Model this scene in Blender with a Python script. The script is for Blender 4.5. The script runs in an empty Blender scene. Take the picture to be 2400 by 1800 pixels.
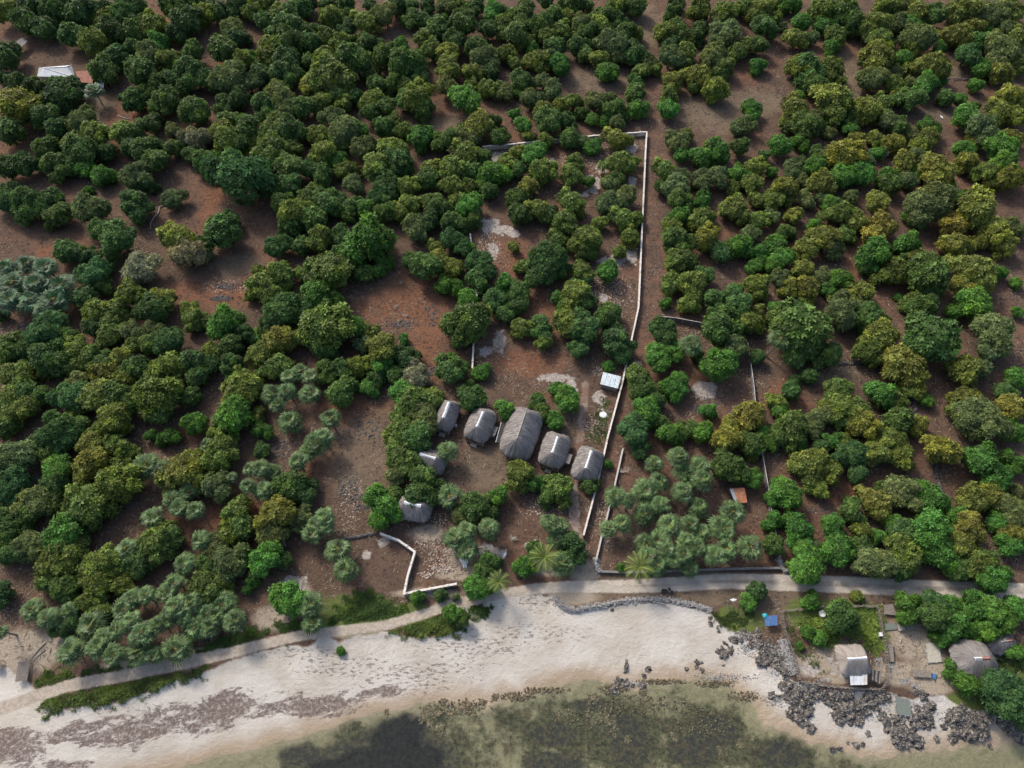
import bpy, bmesh, math, random
import numpy as np
from mathutils import Vector, Matrix
R = math.radians
rnd = random.Random(7)
rng = np.random.default_rng(7)
scene = bpy.context.scene
COL = scene.collection

# ------------------------------------------------------------------ camera, sky, sun, exposure
CAM_H, TILT, FOC = 150.0, 30.0, 1640.0        # height of the drone (m), tilt from straight down, focal length per 2400 units of width
cam_d = bpy.data.cameras.new('camera')
cam = bpy.data.objects.new('camera', cam_d)
COL.objects.link(cam)
cam.location = (0, 0, CAM_H)
cam.rotation_euler = (R(TILT), 0, 0)
cam_d.sensor_width = 36.0
cam_d.lens = 36.0 * FOC / 2400.0
cam_d.clip_start, cam_d.clip_end = 1.0, 6000.0
scene.camera = cam
SUN_AZ = Vector((-0.60, 0.80, 0)).normalized()  # where the sun stands, seen from above (x right, y inland)
SUN_EL = 41.0
world = bpy.data.worlds.new('World')
scene.world = world
world.use_nodes = True
wt = world.node_tree
sky = wt.nodes.new('ShaderNodeTexSky')
sky.sky_type = 'NISHITA'
sky.sun_disc = False
sky.sun_elevation = R(SUN_EL)
sky.sun_rotation = math.atan2(SUN_AZ.x, SUN_AZ.y)
sky.air_density, sky.dust_density = 1.0, 4.0
bg = wt.nodes['Background']
bg.inputs[1].default_value = 0.15
wt.links.new(sky.outputs[0], bg.inputs[0])
sun_d = bpy.data.lights.new('sun', 'SUN')
sun_d.energy, sun_d.angle, sun_d.color = 2.2, R(10.0), (1.0, 0.93, 0.82)
sun = bpy.data.objects.new('sun', sun_d)
COL.objects.link(sun)
sdir = Vector((SUN_AZ.x * math.cos(R(SUN_EL)), SUN_AZ.y * math.cos(R(SUN_EL)), math.sin(R(SUN_EL))))
sun.rotation_euler = sdir.to_track_quat('Z', 'Y').to_euler()
sun.location = sdir * 400
vs = scene.view_settings
vs.view_transform, vs.look, vs.gamma, vs.exposure = 'Standard', 'None', 1.0, 0.5
vs.use_curve_mapping = False

# ------------------------------------------------------------------ survey: photo measurements turned into ground positions
st, ct = math.sin(R(TILT)), math.cos(R(TILT))
def ray(px, py):
    X, V = (px - 1200) / FOC, -(py - 900) / FOC
    return X, V * ct + st, V * st - ct
def W(px, py, z=0.0):
    dx, dy, dz = ray(px, py)
    t = (z - CAM_H) / dz
    return Vector((dx * t, dy * t, z))
def depth_at(px, py, z=0.0):
    return (z - CAM_H) / ray(px, py)[2]
TILES = {k: (600 * (i % 4), 450 * (i // 4)) for i, k in enumerate('ABCDEFGHIJKLMNOP')}
ZF = 2212 / 600
def TP(t, x, y):            # survey tile, tenths of tile units -> photo position
    o = TILES[t]
    return o[0] + x * 10 / ZF, o[1] + y * 10 / ZF
def TW(t, x, y, z=0.0):
    return W(*TP(t, x, y), z)
def line(pts, z=0.0):
    return np.array([W(a, b, z)[:2] for a, b in pts])
def tline(t, pts, z=0.0):
    return np.array([TW(t, a, b, z)[:2] for a, b in pts])
def to_px(p):
    x, y, z = p[0], p[1], p[2] - CAM_H
    zc = y * st - z * ct
    v = y * ct + z * st
    return 1200 + FOC * x / zc, 900 - FOC * v / zc

def dist_line(P, L):
    d = np.full(len(P), 1e9)
    for a, b in zip(L[:-1], L[1:]):
        ab = b - a
        t = np.clip(((P - a) @ ab) / max(ab @ ab, 1e-9), 0, 1)
        d = np.minimum(d, np.hypot(*(P - a - t[:, None] * ab).T))
    return d
def inside(P, L):
    c = np.zeros(len(P), bool)
    n = len(L)
    for i in range(n):
        a, b = L[i], L[(i + 1) % n]
        with np.errstate(divide='ignore', invalid='ignore'):
            hit = ((a[1] > P[:, 1]) != (b[1] > P[:, 1])) & (P[:, 0] < (b[0] - a[0]) * (P[:, 1] - a[1]) / (b[1] - a[1]) + a[0])
        c ^= hit
    return c
def sdf(P, L):              # positive inside
    d = dist_line(P, np.vstack([L, L[:1]]))
    return np.where(inside(P, L), d, -d)
def smooth(a, b, x):
    t = np.clip((x - a) / (b - a), 0, 1)
    return t * t * (3 - 2 * t)

SAND_TOP = line([(-900, 1500), (-200, 1545), (0, 1560), (60, 1590), (100, 1655), (160, 1662), (300, 1640), (400, 1600), (480, 1572), (600, 1529), (676, 1513), (738, 1513),
    (746, 1486), (798, 1507), (833, 1488), (909, 1483), (966, 1496), (1034, 1488), (1085, 1478), (1080, 1425), (1200, 1394), (1295, 1391), (1317, 1420), (1363, 1430),
    (1471, 1413), (1566, 1412), (1634, 1427), (1666, 1436), (1677, 1453), (1715, 1480), (1759, 1502), (1783, 1523), (1797, 1564), (1840, 1580), (1868, 1600), (1960, 1622), (2071, 1618),
    (2140, 1640), (2207, 1630), (2261, 1660), (2320, 1675), (2420, 1680), (2700, 1670), (3600, 1650)])
WATER_TOP = line([(-900, 2300), (0, 1900), (190, 1850), (400, 1800), (600, 1754), (763, 1706), (825, 1684), (893, 1667), (980, 1659), (1034, 1646), (1142, 1652), (1183, 1632), (1200, 1640),
    (1281, 1612), (1417, 1596), (1498, 1606), (1539, 1594), (1688, 1596), (1770, 1648), (1800, 1689), (1895, 1743), (2044, 1768), (2180, 1768), (2280, 1752), (2400, 1728), (2700, 1740), (3600, 1800)])
FAR = np.array([[1500., -1500.], [-1500., -1500.]])
SAND = np.vstack([[[-1500., SAND_TOP[0, 1]]], SAND_TOP, [[1500., SAND_TOP[-1, 1]]], FAR])
SEA = np.vstack([[[-1500., WATER_TOP[0, 1]]], WATER_TOP, [[1500., WATER_TOP[-1, 1]]], FAR])
SEA_Z = -1.7
def shore(P):
    x, y = P[:, 0], P[:, 1]
    wob = .5 * np.sin(x * .23 + 1.3 * np.sin(y * .23)) + .35 * np.sin(x * .67 + y * .9 + 2 * np.sin(x * .19)) + .3 * np.sin(x * 1.9 - y * 2.1 + 2 * np.sin(x * .4))
    return sdf(P, SAND), sdf(P, SEA) + wob * np.where(x > -20, 1.0, .35)
def height(P, dS=None, dW=None):
    if dS is None:
        dS, dW = shore(P)
    t = np.clip(dS, 0, 1e9) / (np.clip(dS, 0, 1e9) + np.clip(-dW, 0, 1e9) + 1e-6)
    z = np.where(dS > 0, -0.35 * smooth(0, 1.0, dS) + (SEA_Z + 0.35) * (t ** 1.15), 0.0)
    return np.where(dW > 0, SEA_Z - 0.02 - 0.55 * (1 - np.exp(-dW / 9)) - 0.012 * np.clip(dW, 0, 300), z)
def gz(x, y):
    if y > 75:
        return 0.0
    return float(height(np.array([[x, y]]))[0])

# ------------------------------------------------------------------ object helpers
def thing(name, label, cat, loc=(0, 0, 0), rz=0.0, group=None, scale=1.0):
    o = bpy.data.objects.new(name, None)
    COL.objects.link(o)
    o.empty_display_size = 0.3
    o.location, o.rotation_euler = loc, (0, 0, rz)
    o.scale = (scale,) * 3 if not isinstance(scale, tuple) else scale
    return tag(o, label, cat, group, 'thing' if cat == 'wall' else None)
def tag(o, label=None, cat=None, group=None, kind=None):
    for k, v in (('label', label), ('category', cat), ('group', group), ('kind', kind)):
        if v:
            o[k] = v
    return o
def add(name, mesh, parent=None, loc=None, rz=None, kind=None, label=None):
    o = bpy.data.objects.new(name, mesh)
    COL.objects.link(o)
    if parent is not None:
        o.parent = parent
    if loc is not None:
        o.location = loc
    if rz is not None:
        o.rotation_euler = (0, 0, rz)
    return tag(o, label=label, kind=kind)
def mesh_np(name, V, F, mat, smooth_=False, attrs=None):
    V = np.asarray(V, np.float32).reshape(-1, 3)
    me = bpy.data.meshes.new(name)
    F = np.asarray(F, np.int32)
    k = F.shape[1]
    me.vertices.add(len(V))
    me.vertices.foreach_set('co', V.ravel())
    me.loops.add(F.size)
    me.loops.foreach_set('vertex_index', F.ravel())
    me.polygons.add(len(F))
    me.polygons.foreach_set('loop_start', np.arange(0, F.size, k, dtype=np.int32))
    me.polygons.foreach_set('use_smooth', np.full(len(F), bool(smooth_)))
    for an, av in (attrs or {}).items():
        at = me.attributes.new(an, 'FLOAT', 'POINT')
        at.data.foreach_set('value', np.asarray(av, np.float32))
    me.update(calc_edges=True)
    me.validate()
    if mat:
        me.materials.append(mat)
    return me
def mesh_py(name, V, F, mat, smooth_=False):
    me = bpy.data.meshes.new(name)
    me.from_pydata([tuple(v) for v in V], [], F)
    if smooth_:
        me.polygons.foreach_set('use_smooth', [True] * len(F))
    if mat:
        me.materials.append(mat)
    me.update()
    return me
class MB:                   # collects boxes, bars and free faces for ONE mesh
    def __init__(s):
        s.V, s.F = [], []
    def box(s, x0, x1, y0, y1, z0, z1, M=None):
        b = len(s.V)
        for x, y, z in ((x0, y0, z0), (x1, y0, z0), (x1, y1, z0), (x0, y1, z0), (x0, y0, z1), (x1, y0, z1), (x1, y1, z1), (x0, y1, z1)):
            v = Vector((x, y, z))
            s.V.append(M @ v if M else v)
        s.F += [[b + i for i in f] for f in ((3, 2, 1, 0), (4, 5, 6, 7), (0, 1, 5, 4), (1, 2, 6, 5), (2, 3, 7, 6), (3, 0, 4, 7))]
        return s
    def bar(s, a, b, r0, r1=None, n=5):
        a, b = Vector(a), Vector(b)
        r1 = r0 if r1 is None else r1
        q = (b - a).to_track_quat('Z', 'Y')
        k = len(s.V)
        for c, r in ((a, r0), (b, r1)):
            for i in range(n):
                t = 2 * math.pi * i / n
                s.V.append(c + q @ Vector((r * math.cos(t), r * math.sin(t), 0)))
        for i in range(n):
            j = (i + 1) % n
            s.F.append([k + i, k + j, k + n + j, k + n + i])
        s.F.append([k + n + i for i in range(n)])
        s.F.append([k + n - 1 - i for i in range(n)])
        return s
    def face(s, pts):
        b = len(s.V)
        s.V += [Vector(p) for p in pts]
        s.F.append(list(range(b, b + len(pts))))
        return s
    def mesh(s, name, mat, smooth_=False):
        return mesh_py(name, s.V, s.F, mat, smooth_)

# ------------------------------------------------------------------ material helpers
class NT:
    def __init__(s, name):
        s.m = bpy.data.materials.new(name)
        s.m.use_nodes = True
        s.t = s.m.node_tree
        s.b = s.t.nodes['Principled BSDF']
        s.out = s.t.nodes['Material Output']
    def set(s, sock, v):
        if isinstance(v, bpy.types.NodeSocket):
            s.t.links.new(v, sock)
        elif isinstance(v, tuple) and len(v) == 3 and sock.type == 'RGBA':
            sock.default_value = (*v, 1)
        else:
            sock.default_value = v
    def n(s, ty, out=0, props=None, **kw):
        nd = s.t.nodes.new('ShaderNode' + ty)
        for k, v in (props or {}).items():
            setattr(nd, k, v)
        for k, v in kw.items():
            key = int(k[1:]) if k[0] == '_' and k[1:].isdigit() else k.replace('_', ' ')
            s.set(nd.inputs[key], v)
        return nd.outputs[out]
    def mix(s, f, a, b, mode='MIX'):
        nd = s.t.nodes.new('ShaderNodeMix')
        nd.data_type, nd.blend_type = 'RGBA', mode
        s.set(nd.inputs[0], f); s.set(nd.inputs[6], a); s.set(nd.inputs[7], b)
        return nd.outputs[2]
    def math(s, op, a, b=0.0, clamp=False):
        nd = s.t.nodes.new('ShaderNodeMath')
        nd.operation, nd.use_clamp = op, clamp
        s.set(nd.inputs[0], a); s.set(nd.inputs[1], b)
        return nd.outputs[0]
    def noise(s, scale, vec=None, detail=4.0, rough=0.55, out=0, dist=0.0):
        kw = dict(Scale=scale, Detail=detail, Roughness=rough, Distortion=dist)
        if vec is not None:
            kw['Vector'] = vec
        return s.n('TexNoise', out, **kw)
    def rng(s, v, a, b, c=0.0, d=1.0):
        nd = s.t.nodes.new('ShaderNodeMapRange')
        nd.interpolation_type = 'SMOOTHSTEP'
        for i, x in enumerate((v, a, b, c, d)):
            s.set(nd.inputs[i], x)
        return nd.outputs[0]
    def attr(s, name, out=2):
        nd = s.t.nodes.new('ShaderNodeAttribute')
        nd.attribute_name = name
        return nd.outputs[out]
    def pos(s, obj=False):
        return s.n('TexCoord', 3) if obj else s.n('NewGeometry', 0)
    def scaled(s, v, x, y, z):
        return s.n('VectorMath', 0, dict(operation='MULTIPLY'), _0=v, _1=(x, y, z))
    def bump(s, h, strength=0.5, dist=0.1):
        s.set(s.b.inputs['Normal'], s.n('Bump', 0, Strength=strength, Distance=dist, Height=h))
    def fin(s, col, rough=0.9, spec=0.2, metal=0.0):
        s.set(s.b.inputs['Base Color'], col)
        s.set(s.b.inputs['Roughness'], rough)
        s.b.inputs['Specular IOR Level'].default_value = spec
        s.b.inputs['Metallic'].default_value = metal
        return s.m

# ------------------------------------------------------------------ materials
def worn(name, c0, c1, scale=1.5, rough=0.85, spec=0.2, metal=0.0, bump=0.3, stain=None, obj=True):
    t = NT(name)
    p = t.pos(obj)
    f = t.rng(t.noise(scale, p, 6, 0.65), 0.35, 0.65)
    col = t.mix(f, c0, c1)
    if stain:
        col = t.mix(t.rng(t.noise(scale * 0.45, p, 5, 0.7), 0.52, 0.66), col, stain)
    t.bump(t.noise(scale * 8, p, 4), bump, 0.03)
    return t.fin(col, rough, spec, metal)
M = {}
M['plaster'] = worn('plaster', (0.62, 0.58, 0.54), (0.42, 0.38, 0.34), 0.9, stain=(0.30, 0.26, 0.22))
M['coping'] = worn('coping_white', (0.70, 0.67, 0.63), (0.54, 0.50, 0.45), 1.2, stain=(0.34, 0.30, 0.26))
M['ridge_white'] = worn('ridge_white_metal', (0.78, 0.80, 0.80), (0.66, 0.68, 0.70), 0.8, 0.45, 0.4, bump=0.05)
M['ridge_red'] = worn('ridge_red_metal', (0.30, 0.07, 0.045), (0.22, 0.08, 0.06), 2.0, 0.6)
M['concrete'] = worn('weathered_concrete', (0.21, 0.20, 0.20), (0.12, 0.115, 0.115), 2.2, stain=(0.28, 0.27, 0.26))
M['concrete_pale'] = worn('pale_concrete_cap', (0.55, 0.53, 0.50), (0.40, 0.38, 0.36), 2.0)
M['wood_orange'] = worn('orange_timber', (0.36, 0.13, 0.05), (0.22, 0.08, 0.035), 3.0, 0.7)
M['wood_grey'] = worn('grey_timber', (0.26, 0.23, 0.20), (0.15, 0.13, 0.115), 4.0)
M['wood_pale'] = worn('pale_timber', (0.48, 0.43, 0.36), (0.30, 0.26, 0.22), 4.0)
M['bark'] = worn('tree_bark', (0.16, 0.13, 0.105), (0.09, 0.075, 0.06), 3.0)
M['palm_bark'] = worn('palm_bark', (0.25, 0.23, 0.21), (0.13, 0.12, 0.11), 5.0)
M['dead_wood'] = worn('bleached_dead_wood', (0.40, 0.37, 0.33), (0.25, 0.22, 0.20), 4.0)
M['tin_blue'] = worn('pale_blue_tin', (0.50, 0.58, 0.62), (0.36, 0.43, 0.48), 1.0, 0.45, 0.5, 0.2, 0.1, stain=(0.30, 0.26, 0.24))
M['tin_white'] = worn('white_tin', (0.66, 0.68, 0.69), (0.52, 0.54, 0.56), 0.7, 0.5, 0.4, 0.0, 0.1)
M['tin_grey'] = worn('grey_tin', (0.34, 0.36, 0.39), (0.26, 0.28, 0.31), 0.8, 0.55, 0.4, 0.1, 0.1)
M['tin_rust'] = worn('rusted_tin', (0.36, 0.11, 0.045), (0.40, 0.22, 0.15), 1.3, 0.75, 0.3, 0.1, 0.2, stain=(0.20, 0.075, 0.04))
M['tin_redbrown'] = worn('red_brown_tin', (0.27, 0.11, 0.07), (0.20, 0.085, 0.06), 1.0, 0.7)
M['tarp_blue'] = worn('blue_tarpaulin', (0.04, 0.12, 0.30), (0.09, 0.17, 0.33), 2.0, 0.5, 0.4)
M['tarp_teal'] = worn('teal_tarpaulin', (0.02, 0.38, 0.42), (0.04, 0.30, 0.36), 2.0, 0.5, 0.4)
M['net_green'] = worn('grey_green_netting', (0.175, 0.195, 0.175), (0.11, 0.13, 0.115), 6.0, 0.9)
M['gravel_bed'] = worn('gravel_bed', (0.46, 0.43, 0.36), (0.32, 0.30, 0.25), 5.0)
M['white_cloth'] = worn('white_plastic_sheet', (0.80, 0.82, 0.83), (0.64, 0.67, 0.70), 3.0, 0.5)
M['dark_gap'] = worn('dark_timber', (0.035, 0.033, 0.034), (0.06, 0.056, 0.055), 4.0)
M['rubble'] = worn('rubble_stone', (0.26, 0.21, 0.17), (0.42, 0.36, 0.31), 1.2, obj=False, stain=(0.19, 0.11, 0.08))
M['lava'] = worn('dark_field_stone', (0.075, 0.07, 0.07), (0.13, 0.12, 0.115), 1.3, obj=False)
M['pale_stone'] = worn('pale_coral_stone', (0.36, 0.35, 0.335), (0.15, 0.147, 0.145), 2.3, obj=False)

def thatch(name, c0, c1, c2):
    t = NT(name)
    u, v = t.attr('tu'), t.attr('tv')
    vec = t.n('CombineXYZ', 0, X=u, Y=v, Z=t.n('ObjectInfo', 5))
    s1 = t.noise(1.0, t.scaled(vec, 7.0, 0.55, 9.0), 5, 0.7)
    s2 = t.noise(1.0, t.scaled(vec, 2.2, 0.35, 5.0), 3, 0.6)
    patch = t.noise(0.6, t.pos(True), 4, 0.6)
    col = t.mix(t.rng(s1, 0.30, 0.70), c0, c1)
    col = t.mix(t.math('MULTIPLY', t.rng(s2, 0.48, 0.70), 0.7), col, c2)
    col = t.mix(t.math('MULTIPLY', t.rng(patch, 0.45, 0.7), 0.35), col, c1)
    t.bump(t.math('ADD', s1, s2), 0.9, 0.12)
    return t.fin(col, 0.95, 0.1)
M['thatch'] = thatch('grey_thatch', (0.105, 0.098, 0.097), (0.33, 0.305, 0.29), (0.075, 0.07, 0.072))
M['thatch_pale'] = thatch('pale_thatch', (0.22, 0.195, 0.175), (0.40, 0.36, 0.325), (0.16, 0.14, 0.125))

def rock(name, c0, c1, c2, scale):
    t = NT(name)
    p = t.pos()
    a = t.noise(scale, p, 8, 0.72)
    b = t.n('TexVoronoi', 0, Vector=p, Scale=scale * 2.2)
    col = t.mix(t.rng(a, 0.40, 0.60), c0, c1)
    col = t.mix(t.rng(t.noise(scale * 1.6, p, 8, 0.75), 0.545, 0.61), col, c2)
    t.bump(t.math('ADD', t.noise(scale * 3, p, 6, 0.7), b), 1.0, 0.25)
    return t.fin(col, 0.92, 0.15)
M['coral_rock'] = rock('coral_rock', (0.055, 0.053, 0.053), (0.17, 0.155, 0.14), (0.46, 0.41, 0.34), 1.3)
M['reef_rock'] = rock('reef_rock', (0.095, 0.078, 0.05), (0.19, 0.155, 0.10), (0.30, 0.25, 0.17), 1.2)

def leaf(name, trans=0.33, rough=0.5, spec=0.25, flush_sheen=(1.32, 1.20, 0.85), pale=None):
    t = NT(name)
    base = t.n('ObjectInfo', 1)
    v = t.attr('leafvar')
    f = t.attr('flush_sheen')
    hi = t.mix(1.0, base, flush_sheen, 'MULTIPLY')
    col = t.mix(f, base, hi)
    br = t.n('CombineColor', 0, Red=v, Green=v, Blue=v)
    col = t.mix(1.0, col, br, 'MULTIPLY')
    t.fin(col, rough, spec)
    tr = t.n('BsdfTranslucent', 0, Color=t.mix(1.0, col, (1.1, 1.25, 0.5), 'MULTIPLY'))
    ms = t.t.nodes.new('ShaderNodeMixShader')
    ms.inputs[0].default_value = trans
    t.t.links.new(t.b.outputs[0], ms.inputs[1])
    t.t.links.new(tr, ms.inputs[2])
    t.t.links.new(ms.outputs[0], t.out.inputs[0])
    return t.m
M['leaf'] = leaf('broad_leaf')
M['leaf_fine'] = leaf('fine_leaf', 0.33, 0.7, 0.12, (1.25, 1.15, 1.0))
M['palm_leaf'] = leaf('palm_leaf', 0.15, 0.5, 0.25, (2.0, 1.75, 1.4))  # pale sheen coloured into fan palm blades; yellowing on coconut fronds
M['petiole'] = worn('palm_petiole', (0.48, 0.36, 0.10), (0.36, 0.26, 0.09), 4.0, 0.6)

# ------------------------------------------------------------------ ground (one sheet: land, beach and sea bed)
def soft(P, blobs):         # blobs: (photo x, photo y, radius x, radius y) in photo units
    f = np.zeros(len(P))
    for b in blobs:
        c = W(b[0], b[1])
        k = depth_at(b[0], b[1]) / FOC
        rx = b[2] * k
        ry = (b[3] if len(b) > 3 else b[2]) * (W(b[0], b[1] - 1).y - c.y)
        d = np.hypot((P[:, 0] - c.x) / rx, (P[:, 1] - c.y) / ry)
        f = np.maximum(f, np.clip(1.5 - d, 0, 1))
    return f
step = 0.75
gx = np.concatenate([np.linspace(-1500, -240, 14)[:-1], np.arange(-240, 240.01, step), np.linspace(240, 1500, 14)[1:]])
gy = np.concatenate([np.linspace(-900, -40, 12)[:-1], np.arange(-40, 300.01, step), np.linspace(300, 1600, 14)[1:]])
GX, GY = np.meshgrid(gx, gy)
GP = np.stack([GX.ravel(), GY.ravel()], 1)
near = (GP[:, 1] < 75)
dS = np.full(len(GP), -60.0); dW = np.full(len(GP), -90.0)
a, b = shore(GP[near])
dS[near], dW[near] = a, b
GZ = height(GP, dS, dW)
# coastal track, lane beside the wall, wheel ruts, inland paths
ROAD = line([(-300, 1690), (0, 1660), (95, 1628), (160, 1607), (300, 1582), (420, 1557), (520, 1535), (600, 1514), (700, 1490), (800, 1478), (905, 1466), (985, 1442), (1060, 1415), (1150, 1396),
    (1250, 1380), (1330, 1375), (1480, 1374), (1560, 1371), (1700, 1362), (1850, 1366), (2000, 1371), (2150, 1379), (2400, 1387), (2800, 1400)])
road_w = np.interp(GP[:, 0], [-150, -40, 0, 25, 60, 200], [1.5, 1.0, 1.0, 1.4, 1.75, 1.8])
LANE = line([(1540, 130), (1543, 240), (1545, 330), (1540, 450), (1537, 560), (1532, 640), (1522, 730), (1508, 800), (1490, 870), (1472, 940), (1458, 1000), (1443, 1060), (1425, 1130), (1405, 1210), (1388, 1290), (1375, 1370)])
RUTS = line([(1372, 900), (1368, 960), (1360, 1020), (1352, 1080), (1345, 1140), (1342, 1180), (1350, 1240), (1358, 1262)])
PATHS = [line([(1945, 210), (1975, 300), (2010, 400), (2060, 470)]), line([(2090, 460), (2140, 520), (2180, 580), (2230, 600)]), line([(2040, 700), (2080, 740), (2110, 800), (2150, 860), (2195, 920), (2230, 1000), (2250, 1050)]),
    line([(2320, 600), (2370, 700), (2395, 800)]), line([(1905, 90), (1920, 40), (1900, 0)]), line([(2320, 1220), (2365, 1280), (2400, 1330)]), line([(1530, 130), (1545, 60), (1540, -60)]),
    line([(1700, 620), (1740, 680), (1720, 720)]), line([(300, 230), (290, 330), (310, 420), (330, 470)])]
lane = np.clip(1.6 - dist_line(GP, LANE) / 3.0, 0, 1)
for L in PATHS:
    lane = np.maximum(lane, 0.8 * np.clip(1.5 - dist_line(GP, L) / 2.6, 0, 1))
red = soft(GP, [(960, 700, 90, 60), (1010, 790, 60, 70), (1020, 850, 60, 40), (1260, 740, 60, 60), (480, 570, 30, 50), (500, 470, 25, 40), (620, 640, 50, 60), (1230, 850, 90, 30), (1200, 620, 60, 40),
    (1330, 520, 30, 60), (150, 590, 60, 20), (170, 680, 40, 20), (820, 960, 60, 20), (1850, 930, 60, 50), (1990, 1160, 70, 40), (2150, 1180, 50, 30), (1840, 1160, 30, 60), (560, 1210, 60, 30), (450, 1010, 50, 30),
    (700, 1120, 40, 40), (1070, 1310, 60, 40), (1690, 1010, 80, 30), (350, 60, 30, 14), (300, 290, 40, 60), (500, 690, 120, 30)])
dry = soft(GP, [(1690, 260, 110, 60), (1780, 240, 60, 40), (1400, 190, 90, 30), (1270, 70, 60, 14), (1520, 60, 40, 60), (960, 75, 60, 20), (1990, 170, 40, 60), (2240, 170, 70, 16), (2200, 270, 40, 20),
    (1050, 290, 60, 16), (870, 270, 40, 12), (210, 250, 60, 30), (1250, 1000, 120, 60), (1150, 1100, 80, 60), (860, 1080, 80, 120), (1900, 1395, 260, 22), (1650, 1400, 120, 20), (1440, 1395, 130, 16),
    (560, 620, 70, 30), (1960, 880, 60, 30), (1500, 1220, 60, 60), (1600, 1350, 240, 12), (1800, 1420, 90, 30)])
tanf = soft(GP, [(2135, 1500, 60, 50), (2110, 1580, 70, 30), (2200, 1570, 60, 50), (2180, 1610, 60, 20), (2320, 1520, 60, 60), (1960, 1540, 60, 40), (1890, 1560, 50, 30), (1980, 1590, 60, 14), (30, 1530, 110, 60),
    (100, 1520, 70, 40), (1100, 1345, 80, 18), (1340, 1400, 60, 18), (1080, 1300, 40, 30), (1000, 1250, 40, 20), (1290, 1330, 60, 20), (1370, 1340, 40, 30), (1000, 1390, 90, 12), (690, 1400, 40, 40), (350, 1560, 120, 16), (500, 1530, 100, 14), (800, 1485, 120, 10),
    (640, 1450, 50, 30), (1110, 1420, 90, 20), (1180, 1395, 80, 16), (0, 1640, 120, 40)])
white = soft(GP, [(1150, 530, 26, 18), (1180, 540, 28, 12), (1155, 590, 14, 20), (1205, 548, 14, 10), (1391, 432, 17, 22), (1410, 395, 15, 12), (1370, 456, 9, 8), (1296, 390, 12, 20), (1477, 345, 18, 12),
    (1170, 370, 20, 14), (1482, 425, 10, 12), (1425, 615, 28, 14), (1480, 595, 14, 24), (1415, 700, 10, 12), (1172, 800, 14, 26), (1140, 825, 16, 12), (1300, 886, 44, 10), (1335, 905, 20, 14),
    (1653, 915, 30, 22), (1414, 970, 13, 14), (1250, 1280, 24, 16), (1405, 935, 16, 20), (1310, 910, 30, 8), (1495, 855, 10, 10), (1345, 1190, 14, 50), (1140, 1290, 24, 20), (900, 1270, 14, 12),
    (860, 1300, 12, 10), (690, 1370, 34, 20), (1170, 1300, 20, 14), (1450, 600, 16, 20), (1900, 1570, 24, 14), (1965, 1560, 24, 30)])
grass = soft(GP, [(1960, 1440, 110, 36), (2050, 1470, 34, 60), (1880, 1440, 40, 40), (1740, 1455, 60, 30), (1710, 1440, 30, 22), (2280, 1650, 70, 34), (2380, 1560, 50, 40), (1135, 1180, 22, 26),
    (820, 1440, 110, 50), (960, 1440, 60, 30), (420, 1600, 100, 10)])
wrack = soft(GP, [(60, 1740, 130, 40), (200, 1720, 140, 40), (330, 1700, 150, 40), (450, 1680, 120, 40), (560, 1650, 120, 40), (680, 1645, 110, 30), (800, 1640, 110, 22), (750, 1668, 120, 16), (880, 1620, 90, 16), (0, 1760, 120, 60), (150, 1790, 90, 16)])
wrack2 = soft(GP, [(960, 1590, 160, 40), (1100, 1510, 160, 40), (1250, 1480, 140, 30), (1270, 1410, 90, 30), (300, 1660, 200, 16), (800, 1560, 140, 40), (700, 1530, 160, 20), (1000, 1560, 200, 12), (1700, 1590, 120, 14), (1850, 1640, 80, 20)])
algae = soft(GP, [(930, 1740, 90, 70), (850, 1780, 110, 60), (1000, 1780, 70, 60), (1480, 1740, 50, 60), (1460, 1700, 40, 30), (1680, 1710, 60, 40), (1380, 1650, 50, 16), (1300, 1720, 60, 30), (1630, 1760, 60, 40), (1300, 1790, 80, 30), (1840, 1770, 60, 40), (700, 1770, 60, 30)])
reef = soft(GP, [(1000, 1740, 220, 80), (1250, 1720, 200, 90), (1450, 1720, 200, 100), (1650, 1720, 150, 90), (1830, 1770, 120, 60), (1080, 1670, 120, 30), (760, 1790, 140, 40), (1960, 1800, 120, 30)])
deep = soft(GP, [(930, 1735, 60, 50), (880, 1785, 90, 34), (985, 1780, 50, 40), (960, 1690, 40, 22), (790, 1800, 70, 20)])
stones = soft(GP, [(530, 670, 60, 16), (1410, 670, 60, 40), (1440, 690, 26, 60), (1370, 380, 60, 40), (1420, 345, 80, 20), (1200, 355, 60, 16), (1140, 580, 30, 40), (1390, 1000, 40, 30), (1060, 1300, 60, 50),
    (1000, 1220, 60, 20), (1420, 1230, 20, 60), (1940, 1560, 60, 40), (2110, 1590, 40, 14), (1800, 1560, 60, 40), (1270, 1190, 50, 30), (820, 1170, 30, 60)])
nx, ny = len(gx), len(gy)
ii = np.arange(nx * ny).reshape(ny, nx)
GF = np.stack([ii[:-1, :-1], ii[:-1, 1:], ii[1:, 1:], ii[1:, :-1]], -1).reshape(-1, 4)
rd = road_w - dist_line(GP, ROAD)
rut = np.maximum(1.3 - dist_line(GP, RUTS) / 1.2, 0)

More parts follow.
